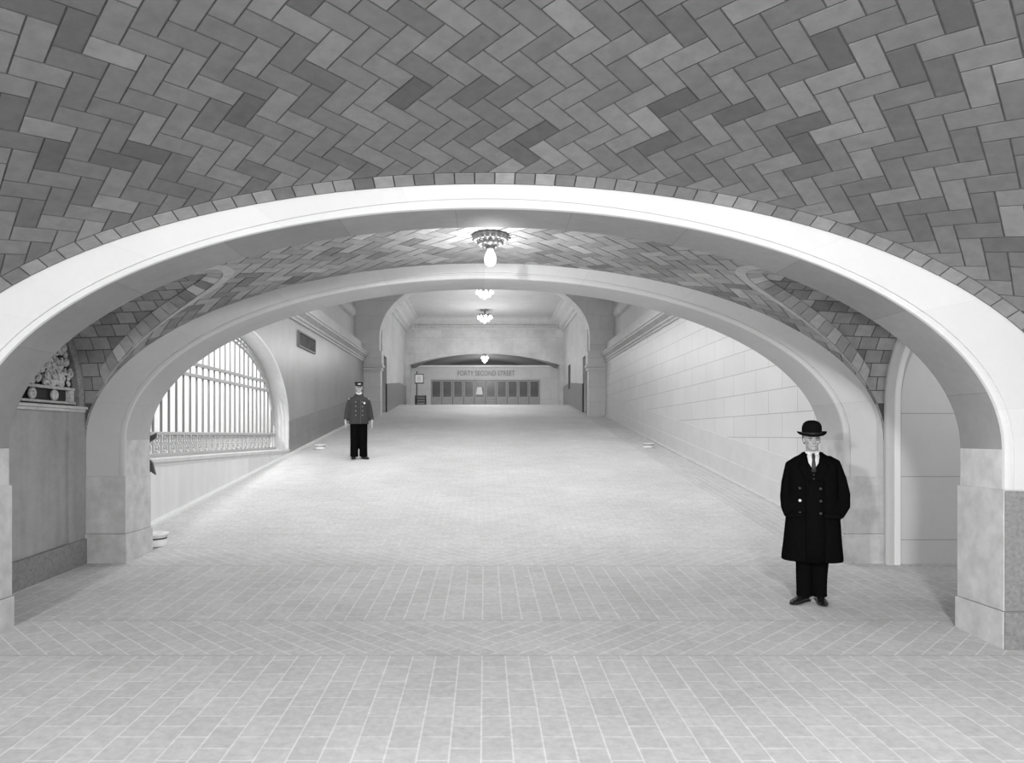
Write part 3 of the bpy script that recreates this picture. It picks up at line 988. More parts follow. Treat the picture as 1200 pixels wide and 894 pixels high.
box(bm, -4.3, 4.3, Y_S, Y_S+.3, DZ, 5.62); box(bm, -4.3, DX0, Y_S, Y_S+.3, Z_TOP-.2, DZ); box(bm, DX1, 4.3, Y_S, Y_S+.3, Z_TOP-.2, DZ)
scr = tag(obj('wall_back', bm, M['front']), kind='structure')
bm = bmesh.new(); box(bm, -4.3, 4.3, Y_S-.10, Y_S+.3, 5.62, 5.72, .01); obj('coping', bm, M['linen'], scr)
bm = bmesh.new(); box(bm, -4.4, 4.4, 46.5, 46.7, Z_TOP-.2, 7); tag(obj('wall_back', bm, plain('street side darkness', .10, .9)), kind='structure')
cu = bpy.data.curves.new('lettering', 'FONT'); cu.body = 'FORTY SECOND STREET'; cu.size = .44; cu.align_x = 'CENTER'; cu.extrude = .004; cu.space_character = 1.05
to = bpy.data.objects.new('lettering', cu); COL.objects.link(to)
bpy.context.view_layer.update()
me = bpy.data.meshes.new_from_object(to); bpy.data.objects.remove(to)
lo = bpy.data.objects.new('lettering', me); COL.objects.link(lo); me.materials.append(M['letter'])
xs = [v.co.x for v in me.vertices]; wtext = max(xs)-min(xs)
lo.scale = (3.3/wtext, .93, 1); lo.rotation_euler = (PI/2, 0, 0); lo.location = (.08, Y_S-.03, 5.12)
tag(lo, 'dark capital lettering FORTY SECOND STREET above the far doors', 'lettering')
# swing doors
ND = 10
dw = (DX1-DX0)/ND
names = ['leftmost of the far swing doors', 'second far swing door from the left', 'third far swing door from the left', 'fourth far swing door from the left, beside the painted daylight patch',
         'fifth far swing door from the left, with painted daylight on its glass', 'sixth far swing door from the left, with push bars across its lower panel', 'fourth far swing door from the right',
         'third far swing door from the right', 'second far swing door from the right', 'rightmost of the far swing doors']
for i in range(ND):
    x = DX0+dw*i
    root = empty('swing_door', (x+dw/2, Y_S+.1, fz(Y_S))); tag(root, 'wooden glazed '+names[i], 'door', 'swing doors at the far street entrance', kind='thing')
    h = DZ-fz(Y_S); w = dw/2-.012; gz0 = h-.98
    bm = bmesh.new()
    box(bm, -w, w, -.03, .03, 0, gz0, .004); box(bm, -w, w, -.03, .03, h-.1, h-.005, .004)
    box(bm, -w, -w+.075, -.03, .03, gz0, h-.1); box(bm, w-.075, w, -.03, .03, gz0, h-.1)
    obj('door_frame', bm, M['wood'], root)
    bm = bmesh.new(); box(bm, -w+.07, w-.07, -.008, .008, gz0-.01, h-.09); obj('pane', bm, M['glassdark'], root)
    bm = bmesh.new(); box(bm, -w+.09, w-.09, -.045, -.028, .1, gz0-.12, .006); obj('kick_panel', bm, M['wood'], root)
    if i == 5:
        for zz in (gz0-.42, gz0-.26, gz0-.1):
            bm = bmesh.new(); box(bm, -w+.05, w-.05, -.07, -.045, zz, zz+.05); obj('push_bar', bm, M['iron_light'], root)
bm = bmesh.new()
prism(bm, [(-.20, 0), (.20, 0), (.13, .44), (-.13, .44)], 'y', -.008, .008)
ps = obj('daylight_patch', bm, M['paper']); ps.location = (-.31, Y_S+.05, 4.02)  # flat white shape stands in for daylight seen through the door
tag(ps, 'small white patch on the far middle door glass, standing in for daylight', 'painted daylight')

# ------------------------------------------------------------------ things on the walls far away
def plaque():
    root = empty('wall_plaque', (-XW, 21.4, 4.13)); tag(root, 'dark framed plaque high on the left ramp wall', 'plaque')
    bm = bmesh.new()
    for (a, b, c, d) in ((-1.02, 1.02, 0, .05), (-1.02, 1.02, .41, .46), (-1.02, -.97, .05, .41), (.97, 1.02, .05, .41)): box(bm, -.01, .05, a, b, c, d, .006)
    obj('frame', bm, M['iron'], root)
    bm = bmesh.new(); box(bm, -.01, .025, -.98, .98, .04, .42); obj('panel', bm, M['plaque'], root)
plaque()
def sign_stand():
    y = 40.2; z = Z_TOP
    x = (491-568)/860*y
    root = empty('sign_stand', (x, y, z)); tag(root, 'framed white notice on a dark post beside the far left wall', 'sign stand')
    bm = bmesh.new(); tube(bm, [(-.12, .02, 0), (-.12, .02, 1.9)], .035, 10); lathe(bm, [(0, 0), (.16, 0), (.16, .03), (.05, .06), (0, .06)], 16, (-.12, .02, 0)); obj('post', bm, M['frame_dark'], root)
    bm = bmesh.new(); box(bm, -.24, .26, -.03, .03, 1.22, 1.75, .008); obj('frame', bm, M['frame_dark'], root)
    bm = bmesh.new(); box(bm, -.2, .22, -.04, -.02, 1.28, 1.7); obj('notice', bm, M['paper'], root)
    bm = bmesh.new()
    for i in range(5): box(bm, -.13+.02*(i % 2), .15-.03*(i % 3), -.044, -.039, 1.37+.06*i, 1.385+.06*i)
    obj('print', bm, M['letter'], root)
    y2 = 40.6; x2 = (493-568)/860*y2
    rc = empty('slatted_crate', (x2, y2, z)); tag(rc, 'low dark slatted box on the floor beside the notice post', 'crate')
    for k in range(4):
        bm = bmesh.new(); box(bm, -.3, .3, -.2, .2, .03+.15*k, .14+.15*k, .01); obj('slat', bm, plain('dark crate wood', .13, .7, noise=.2, scale=8), rc)
    for sx in (-.27, .27):
        for sy in (-.17, .17):
            bm = bmesh.new(); box(bm, sx-.03, sx+.03, sy-.03, sy+.03, 0, .6); obj('corner_post', bm, M['frame_dark'], rc)
sign_stand()
root = empty('notice_board', (XH-.01, 38.6, 4.1)); tag(root, 'tall narrow dark board on the far right hall wall', 'notice board')
bm = bmesh.new(); box(bm, -.03, .02, -.34, .34, 0, 1.25, .01); obj('frame', bm, M['frame_dark'], root)
bm = bmesh.new(); box(bm, -.035, -.02, -.29, .29, .06, 1.19); obj('panel', bm, M['plaque'], root)
# small dark fittings behind the left pier of the second arch
for k, (z, lb) in enumerate(((1.66, 'upper dark metal bracket behind the left pier of the inner arch'), (1.22, 'lower dark metal bracket behind the left pier of the inner arch'))):
    root = empty('metal_bracket', (-4.46, 9.92, z)); tag(root, lb, 'bracket', 'brackets behind the left pier')
    bm = bmesh.new(); box(bm, -.3, -.03, -.10, -.06, -.06, .06, .004); obj('back_plate', bm, M['frame_dark'], root)
    bm = bmesh.new()
    if k == 0: prism(bm, [(-.04, -.02), (.055, .03), (.05, -.035), (-.04, -.10)], 'y', -.09, -.05)
    else: prism(bm, [(-.04, .12), (.0, .08), (.045, -.09), (-.04, -.03)], 'y', -.09, -.05)
    obj('hook', bm, M['frame_dark'], root)

# ------------------------------------------------------------------ lights hanging in view
def pendant():
    x, y = .06, 7.8
    zc = E2(x)-.012
    root = empty('ceiling_light', (x, y, zc)); tag(root, 'ornate rosette ceiling light with one bare bulb under the tiled vault', 'ceiling light')
    bm = bmesh.new()
    lathe(bm, [(0, 0), (.19, 0), (.195, -.02), (.18, -.045), (.15, -.05), (.14, -.07), (.115, -.075), (0, -.075)], 36)
    ros = obj('rosette', bm, M['brass'], root, smooth=True, angle=35)
    bm = bmesh.new()
    for k in range(18):
        a = 2*PI*k/18; ball(bm, (.168*math.cos(a), .168*math.sin(a), -.05), (.026, .026, .022), 8, 6)
    for k in range(12):
        a = 2*PI*k/12; ball(bm, (.115*math.cos(a), .115*math.sin(a), -.085), (.026, .026, .03), 8, 6)
    obj('beading', bm, M['brass'], ros, smooth=True)
    bm = bmesh.new(); lathe(bm, [(.105, -.07), (.09, -.105), (.06, -.12), (.045, -.15), (.03, -.15), (0, -.15)], 24); obj('socket', bm, M['brass'], root, smooth=True, angle=40)
    bm = bmesh.new(); lathe(bm, [(.03, -.145), (.034, -.165), (.056, -.21), (.066, -.255), (.06, -.29), (.04, -.318), (.018, -.33), (0, -.332)], 24); obj('bulb', bm, M['bulb'], root, smooth=True)
    bm = bmesh.new(); tube(bm, [(.2, 0, -.01), (.215, -.01, .02), (.235, -.01, .05)], .008, 8); ball(bm, (.205, 0, -.03), .014, 8, 6); obj('pull_hook', bm, M['frame_dark'], root)
    return root
pendant()
def cluster(label, x, y, z, rad, stem, n1=9, n2=6):
    root = empty('cluster_light', (x, y, z)); tag(root, label, 'chandelier', 'bulb cluster lights along the upper hall')
    bm = bmesh.new()
    lathe(bm, [(0, 0), (rad*.55, 0), (rad*.5, -.05), (.05, -.08), (.04, -stem), (rad*.5, -stem-.02), (rad*.62, -stem-.06), (rad*.5, -stem-.12), (0, -stem-.14)], 24)
    obj('canopy', bm, M['brass'], root, smooth=True, angle=40)
    for ring, (n, rr, dz) in enumerate(((n1, rad*.85, -.12), (n2, rad*.5, -.26), (1, 0, -.36))):
        for k in range(n):
            a = 2*PI*k/n+.2*ring
            px, py, pz = rr*math.cos(a), rr*math.sin(a), -stem+dz
            bm = bmesh.new()
            lathe(bm, [(0, .075), (.03, .07), (.035, .03), (.068, -.01), (.074, -.05), (.05, -.1), (0, -.12)], 12, (px, py, pz))
            obj('bulb', bm, M['bulb_small'], root, smooth=True)
    for k in range(n1):
        a = 2*PI*k/n1
        bm = bmesh.new(); tube(bm, [(rad*.4*math.cos(a), rad*.4*math.sin(a), -stem-.04), (rad*.7*math.cos(a), rad*.7*math.sin(a), -stem+.04), (rad*.85*math.cos(a), rad*.85*math.sin(a), -stem-.06)], .018, 6)
        obj('arm', bm, M['brass'], root, smooth=True)
cluster('bulb cluster light nearest of the three, under the round arch at the ramp top', 0, 33.3, ZH-.01, .42, .04)
cluster('bulb cluster light before the far cornice of the upper hall', 0, 39.0, ZH-.01, .42, .26)
cluster('bulb cluster light farthest away, above the street doors', 0, 41.95, 6.27, .2, .03, 7, 5)

# ------------------------------------------------------------------ cuspidors
def cuspidor(label, x, y, sc=1.0):
    root = empty('cuspidor', (x, y, fz(y)-.004), 0, sc); tag(root, label, 'cuspidor', 'white cuspidors along the ramp')
    bm = bmesh.new()
    lathe(bm, [(0, 0), (.20, 0), (.205, .012), (.205, .075), (.20, .085), (.193, .095), (.193, .115), (.205, .125), (.21, .14), (.0, .14)], 36)
    obj('bowl', bm, M['enamel'], root, smooth=True, angle=35)
    bm = bmesh.new()
    lathe(bm, [(.20, .138), (.225, .15), (.232, .165), (.225, .18), (.19, .186), (.10, .17), (.05, .15), (0, .15)], 36)
    obj('rim', bm, M['enamel'], root, smooth=True, angle=50)
    bm = bmesh.new(); lathe(bm, [(.194, .094), (.199, .098), (.199, .112), (.194, .116)], 36); obj('band', bm, M['frame_dark'], root, smooth=True)
    return root
cuspidor('white round cuspidor partly hidden behind the left pier of the inner arch', -4.59, 10.12, .98)
cuspidor('small white cuspidor by the left wall past the arched grille', -4.58, 20.4, .75)
cuspidor('small white cuspidor by the right ramp wall', 4.62, 20.7, .75)

# ------------------------------------------------------------------ people
def head_shapes(bm, M4):
    b = bmesh.new()
    loft(b, [(-.008, 0, .015, -.078, -.05), (.004, 0, .030, -.091, -.03), (.02, 0, .042, -.096, .0), (.04, 0, .052, -.096, .04), (.06, 0, .060, -.095, .065), (.085, 0, .067, -.094, .082),
             (.108, 0, .070, -.092, .092), (.125, 0, .074, -.096, .096), (.145, 0, .0755, -.094, .098), (.17, 0, .074, -.086, .094), (.195, 0, .064, -.068, .08), (.214, 0, .046, -.042, .058), (.225, 0, .02, -.008, .03)], 28)
    tube(b, [(0, -.090, .118), (0, -.104, .096), (0, -.118, .078), (0, -.098, .068)], [.008, .010, .014, .009], 10)
    for s in (-1, 1):
        ball(b, (s*.011, -.104, .073), (.008, .010, .007), 8, 6)
        ball(b, (s*.030, -.090, .124), (.022, .010, .006), 8, 6)
        ball(b, (s*.046, -.070, .085), (.018, .02, .014), 8, 6)
        ball(b, (s*.077, .008, .092), (.008, .018, .031), 8, 8)
    ball(b, (0, -.096, .047), (.022, .008, .005), 8, 6); ball(b, (0, -.095, .037), (.018, .009, .006), 8, 6)
    ball(b, (0, -.090, .012), (.02, .012, .012), 8, 6)
    b.transform(M4)
    me = bpy.data.meshes.new('tmp'); b.to_mesh(me); b.free(); bm.from_mesh(me); bpy.data.meshes.remove(me)

def face_parts(root, M4, hair_side=True):
    for s in (-1, 1):
        b = bmesh.new(); ball(b, (s*.031, -.0865, .103), (.0145, .009, .0075), 12, 8); b.transform(M4); obj('eye', b, M['eyewhite'], root, smooth=True)
        b = bmesh.new(); ball(b, (s*.031, -.0945, .103), (.0068, .003, .0068), 10, 6); b.transform(M4); obj('iris', b, M['iris'], root, smooth=True)
        b = bmesh.new(); tube(b, [(s*.013, -.1005, .119), (s*.03, -.100, .124), (s*.05, -.084, .119)], [.0035, .0045, .003], 8); b.transform(M4); obj('eyebrow', b, M['hair'], root, smooth=True)
    b = bmesh.new(); tube(b, [(-.025, -.0955, .0425), (0, -.104, .0425), (.025, -.0955, .0425)], [.002, .0042, .002], 8); b.transform(M4); obj('mouth', b, M['lip'], root, smooth=True)
    b = bmesh.new()
    loft(b, [(.055, 0, .060, .055, .088), (.085, 0, .0735, .035, .100), (.12, 0, .079, .012, .104), (.15, 0, .081, -.03, .106), (.175, 0, .079, -.082, .101), (.198, 0, .069, -.076, .088), (.218, 0, .05, -.048, .064), (.231, 0, .02, -.01, .03)], 26)
    b.transform(M4); obj('hair', b, M['hair'], root, smooth=True)

def hand(bm, wrist, down, palm_n, s, curl=.35, sc=1.0):
    """palm, four fingers and a thumb; down = direction of the fingers, palm_n = direction the palm faces, s = thumb side vector"""
    wr, d, pn, th = Vector(wrist), Vector(down).normalized(), Vector(palm_n).normalized(), Vector(s).normalized()
    tube(bm, [wr-d*.02*sc, wr+d*.02*sc, wr+d*.055*sc, wr+d*.085*sc, wr+d*.097*sc], [(.028*sc, .021*sc), (.034*sc, .018*sc), (.043*sc, .017*sc), (.042*sc, .015*sc), (.034*sc, .012*sc)], 14, up=th)
    for k, (off, ln) in enumerate(((.031, .074), (.0105, .083), (-.0105, .077), (-.030, .060))):
        p = wr+d*.088*sc+th*off*sc
        a = curl*(.8+.15*k)
        pts = [p-d*.02*sc]; cur = p; ang = 0
        for j, f in enumerate((.45, .32, .23)):
            ang += a*(1.0 if j else .6)
            dirv = d*math.cos(ang)+pn*math.sin(ang)
            pts.append(cur); cur = cur+dirv*ln*f*sc
        pts.append(cur)
        tube(bm, pts, [.0095*sc, .0092*sc, .0088*sc, .0082*sc, .0066*sc], 10)
    p = wr+d*.022*sc+th*.028*sc
    q = p+(th*.75+d*.55+pn*.25).normalized()*.036*sc
    r = q+(th*.25+d*.9+pn*.3).normalized()*.032*sc
    t = r+(th*.02+d*.95+pn*.3).normalized()*.024*sc
    tube(bm, [p-th*.012*sc, p, q, r, t], [.013*sc, .0135*sc, .0115*sc, .0105*sc, .008*sc], 10)

def shoe(root, x, y, rz, sc=1.0):
    Mx = Matrix.Translation((x, y, 0)) @ Matrix.Rotation(rz, 4, 'Z') @ Matrix.Scale(sc, 4)
    b = bmesh.new()
    rings = [(.075, .028, .02, .095), (.06, .036, .004, .108), (.03, .038, .002, .098), (-.02, .036, .003, .085), (-.07, .041, .002, .068), (-.12, .047, .002, .052), (-.16, .044, .003, .042), (-.19, .032, .006, .033), (-.208, .014, .012, .024)]
    rr = []
    for (yy, w, z0, z1) in rings:
        ring = []
        for k in range(16):
            a = 2*PI*k/16; c, s = math.cos(a), math.sin(a)
            zz = (z0+z1)/2+(z1-z0)/2*math.copysign(abs(s)**.8, s)
            ring.append(b.verts.new((w*math.copysign(abs(c)**.8, c), yy, zz)))
        rr.append(ring)
    for A, B in zip(rr[:-1], rr[1:]):
        for k in range(16): b.faces.new((A[k], A[(k+1) % 16], B[(k+1) % 16], B[k]))
    b.faces.new(rr[0]); b.faces.new(rr[-1][::-1])
    b.transform(Mx); sh = obj('shoe', b, M['shoe'], root, smooth=True)
    b = bmesh.new()
    sole = [(-.038, .07), (-.03, .085), (.03, .085), (.038, .07), (.034, .0), (.048, -.11), (.043, -.165), (.02, -.207), (-.02, -.207), (-.043, -.165), (-.048, -.11), (-.034, .0)]
    prism(b, sole, 'z', 0, .012); box(b, -.036, .036, .015, .083, 0, .022)
    b.transform(Mx); obj('sole', b, M['shoe'], sh)
    b = bmesh.new()
    for k in range(3): tube(b, [(-.018, -.045-.02*k, .080-.006*k), (0, -.047-.02*k, .085-.006*k), (.018, -.045-.02*k, .080-.006*k)], .003, 6)
    b.transform(Mx); obj('laces', b, M['felt'], sh)

def man_in_overcoat():
    px, py = 3.27, Y_M
    root = empty('person', (px, py, fz(py)), R(-20)); tag(root, 'person standing in black bowler hat and long black overcoat, hands in pockets', 'person')
    HM = Matrix.Translation((-.01, -.015, 1.515)) @ Matrix.Rotation(R(8), 4, 'Z') @ Matrix.Rotation(R(3), 4, 'X')
    bm = bmesh.new()
    head_shapes(bm, HM)
    tube(bm, [(0, .02, 1.36), (0, .02, 1.46), (-.005, .01, 1.58)], [.07, .058, .056], 16)
    loft(bm, [(.80, 0, .15, -.09, .09), (1.0, 0, .14, -.085, .09), (1.2, 0, .155, -.09, .10), (1.36, 0, .165, -.06, .10), (1.42, 0, .09, -.03, .08)], 24)
    for s in (-1, 1):
        tube(bm, [(s*.07, 0, .86), (s*.07, .0, .5), (-.082 if s < 0 else .065, -.02 if s < 0 else .03, .08)], [.07, .045, .032], 12)
    arms = {-1: [(-.15, .02, 1.35), (-.20, .03, 1.12), (-.185, -.06, .93)], 1: [(.15, .02, 1.35), (.26, .05, 1.10), (.195, -.04, .93)]}
    for s in (-1, 1):
        tube(bm, arms[s], [.045, .038, .028], 12)
        w = Vector(arms[s][2])
        hand(bm, w, (-.30*s, -.1, -1), (-s, -.1, 0), (0, -1, 0), .3)
    fuse(obj('body', bm, M['skin'], root), .006, 3)
    face_parts(root, HM)
    # trousers
    bm = bmesh.new()
    for s, x1, y1 in ((-1, -.082, -.03), (1, .065, .03)):
        tube(bm, [(s*.070, .01, .80), (s*.072, 0, .5), (x1, y1-.0, .25), (x1, y1, .10), (x1, y1-.005, .05)], [.10, .085, .074, .070, .072], 18)
    loft(bm, [(.70, 0, .15, -.10, .11), (.85, 0, .17, -.11, .12), (1.0, 0, .15, -.1, .11)], 20)
    fuse(obj('trousers', bm, M['trouser'], root), .012, 3)
    shoe(root, -.088, -.035, R(-34)); shoe(root, .066, .03, R(8))
    # overcoat with sleeves going into the pockets
    bm = bmesh.new()
    loft(bm, [(.415, -.005, .285, -.20, .19), (.46, -.005, .285, -.20, .19), (.60, -.003, .270, -.19, .18), (.78, 0, .256, -.178, .165), (.95, 0, .240, -.168, .15), (1.10, 0, .228, -.160, .14),
              (1.24, 0, .228, -.150, .145), (1.33, 0, .230, -.134, .14), (1.385, 0, .220, -.110, .13), (1.425, 0, .185, -.088, .12), (1.455, 0, .14, -.065, .11), (1.482, 0, .10, -.035, .095), (1.50, 0, .072, -.01, .085)], 32, 2.3)
    sl = {-1: [(-.13, .02, 1.415), (-.192, .02, 1.365), (-.218, .025, 1.18), (-.228, .02, 1.05), (-.225, -.04, .95), (-.205, -.10, .87)], 1: [(.13, .025, 1.425), (.195, .03, 1.38), (.242, .045, 1.22), (.275, .06, 1.07), (.27, .0, .97), (.215, -.09, .88)]}
    for s in (-1, 1): tube(bm, sl[s], [.045, .062, .072, .074, .072, .062], 18)
    coat = fuse(obj('overcoat', bm, M['coat'], root), .012, 3)
    # front edge, hem flap, lapels, pockets and collar
    bm = bmesh.new()
    def front_y(z):                                            # coat front surface
        tab = ((.415, -.20), (.60, -.19), (.78, -.178), (.95, -.168), (1.10, -.16), (1.24, -.15), (1.33, -.132), (1.385, -.10), (1.43, -.07), (1.475, -.035))
        for (za, ya), (zb, yb) in zip(tab[:-1], tab[1:]):
            if za <= z <= zb: return ya+(yb-ya)*(z-za)/(zb-za)
        return tab[0][1] if z < .415 else tab[-1][1]
    zz = [.42, .6, .8, 1.0, 1.15, 1.22]
    rows = [[bm.verts.new((x, front_y(z)-e, z)) for x, e in ((-.075, .004), (-.07, .016), (.02, .018), (.10, .004))] for z in zz]
    for A, B in zip(rows[:-1], rows[1:]):
        for k in range(3): bm.faces.new((A[k], A[k+1], B[k+1], B[k]))
    flap = obj('front_flap', bm, M['coat'], coat, smooth=True)
    s = flap.modifiers.new('Solid', 'SOLIDIFY'); s.thickness = .008
    for sd in (-1, 1):
        bm = bmesh.new()
        P = [(sd*.02, -.166, 1.20), (sd*.085, -.160, 1.245), (sd*.115, -.148, 1.30), (sd*.145, -.118, 1.365), (sd*.105, -.108, 1.40), (sd*.09, -.055, 1.475), (sd*.058, -.060, 1.470), (sd*.052, -.112, 1.385), (sd*.038, -.146, 1.30)]
        if sd < 0: P = P[::-1]
        vs = [bm.verts.new(p) for p in P]; c = bm.verts.new(Vector((sd*.075, -.132, 1.345)))
        for k in range(len(vs)): bm.faces.new((vs[k], vs[(k+1) % len(vs)], c))
        lp = obj('lapel', bm, M['coat'], coat, smooth=True)
        s = lp.modifiers.new('Solid', 'SOLIDIFY'); s.thickness = .014; s.offset = 0
        b2 = bmesh.new(); box(b2, sd*.16-.07, sd*.16+.07, -.192, -.165, .855, .90, .008)
        obj('pocket_flap', b2, M['coat'], coat)
    bm = bmesh.new()
    torus(bm, (0, .03, 1.475), .088, .017, 'z', 28, 8, R(-25), R(205), sy=.75)
    obj('collar', bm, M['coat'], coat, smooth=True)
    # shirt, waistcoat, tie
    bm = bmesh.new()
    P = [(0, -.153, 1.315), (.045, -.128, 1.39), (.055, -.085, 1.455), (.045, -.068, 1.485), (-.045, -.068, 1.485), (-.055, -.085, 1.455), (-.045, -.128, 1.39)]
    vs = [bm.verts.new(p) for p in P]; c = bm.verts.new((0, -.122, 1.43))
    for k in range(len(vs)): bm.faces.new((vs[k], vs[(k+1) % len(vs)], c))
    sh = obj('shirt', bm, M['linen'], root, smooth=True)
    s = sh.modifiers.new('Solid', 'SOLIDIFY'); s.thickness = .01; s.offset = 0
    bm = bmesh.new(); tube(bm, [(0, .012, 1.445), (-.002, .006, 1.47), (-.003, .0, 1.505)], [(.074, .070), (.069, .066), (.066, .063)], 24); obj('shirt_collar', bm, M['linen'], sh, smooth=True)
    for sd in (-1, 1):
        bm = bmesh.new(); prism(bm, [(0, 1.475), (sd*.045, 1.49), (sd*.05, 1.455), (sd*.022, 1.438)], 'y', -.085, -.075); obj('collar_point', bm, M['linen'], sh)
    bm = bmesh.new()
    tube(bm, [(0, -.100, 1.475), (0, -.128, 1.455), (0, -.140, 1.42), (0, -.155, 1.36), (0, -.165, 1.30)], [(.012, .008), (.017, .01), (.013, .007), (.019, .007), (.022, .006)], 12, up=(1, 0, 0)); obj('necktie', bm, M['tie'], sh, smooth=True)
    bm = bmesh.new()
    P = [(0, -.176, 1.19), (.042, -.168, 1.25), (.05, -.146, 1.335), (.0, -.160, 1.295), (-.05, -.146, 1.335), (-.042, -.168, 1.25)]
    vs = [bm.verts.new(p) for p in P]; bm.faces.new((vs[0], vs[1], vs[2], vs[3])); bm.faces.new((vs[0], vs[3], vs[4], vs[5]))
    wc = obj('waistcoat', bm, M['coat'], root)
    for z in (1.275, 1.235):
        b2 = bmesh.new(); ball(b2, (0, -.174, z), (.008, .005, .008), 10, 6); obj('waistcoat_button', b2, M['button'], wc, smooth=True)
    for (x, z, mt, nm) in ((-.125, 1.14, 'button', 'dark'), (-.125, 1.02, 'button_bright', 'bright'), (-.125, .90, 'button', ''), (.06, 1.14, 'button', ''), (.06, 1.02, 'button', ''), (.06, .90, 'button', '')):
        b2 = bmesh.new(); lathe(b2, [(0, .006), (.010, .005), (.014, 0), (.014, -.004), (0, -.004)], 14)
        b2.transform(Matrix.Translation((x, front_y(z)-(.022 if x > -.08 else .006), z)) @ Matrix.Rotation(R(90), 4, 'X'))
        ob = obj('coat_button', b2, M[mt], coat, smooth=True)
        if mt == 'button_bright': ob['label'] = 'bright coat button'
    # bowler hat
    HT = HM @ Matrix.Translation((0, .002, .146)) @ Matrix.Rotation(R(2), 4, 'X')
    hat = None
    b = bmesh.new()
    lathe(b, [(.088, 0), (.092, .02), (.094, .05), (.092, .085), (.082, .115), (.062, .135), (.035, .146), (0, .149)], 36)
    for v in b.verts: v.co.y *= 1.16; v.co.x *= .98
    b.transform(HT); hat = obj('bowler_hat', b, M['felt'], root, smooth=True)
    b = bmesh.new()
    n = 40; rings = []
    for (r, z) in ((.086, .004), (.100, -.002), (.120, 0), (.133, .008), (.139, .018), (.137, .024), (.128, .014), (.112, .006), (.088, .010)):
        ring = []
        for k in range(n):
            a = 2*PI*k/n; c, s = math.cos(a), math.sin(a)
            lift = .016*(abs(c)**3)*max(0, (r-.09)/.05) - .006*(abs(s)**3)*max(0, (r-.09)/.05)
            ring.append(b.verts.new((r*.98*c, r*1.13*s, z+lift)))
        rings.append(ring)
    for A, B in zip(rings[:-1], rings[1:]):
        for k in range(n): b.faces.new((A[k], A[(k+1) % n], B[(k+1) % n], B[k]))
    b.transform(HT); obj('brim', b, M['felt'], hat, smooth=True)
    b = bmesh.new(); lathe(b, [(.090, .008), (.0955, .010), (.0975, .032), (.093, .034)], 36)
    for v in b.verts: v.co.y *= 1.16; v.co.x *= .98
    b.transform(HT); obj('hat_band', b, M['band'], hat, smooth=True)
    return root
man_in_overcoat()

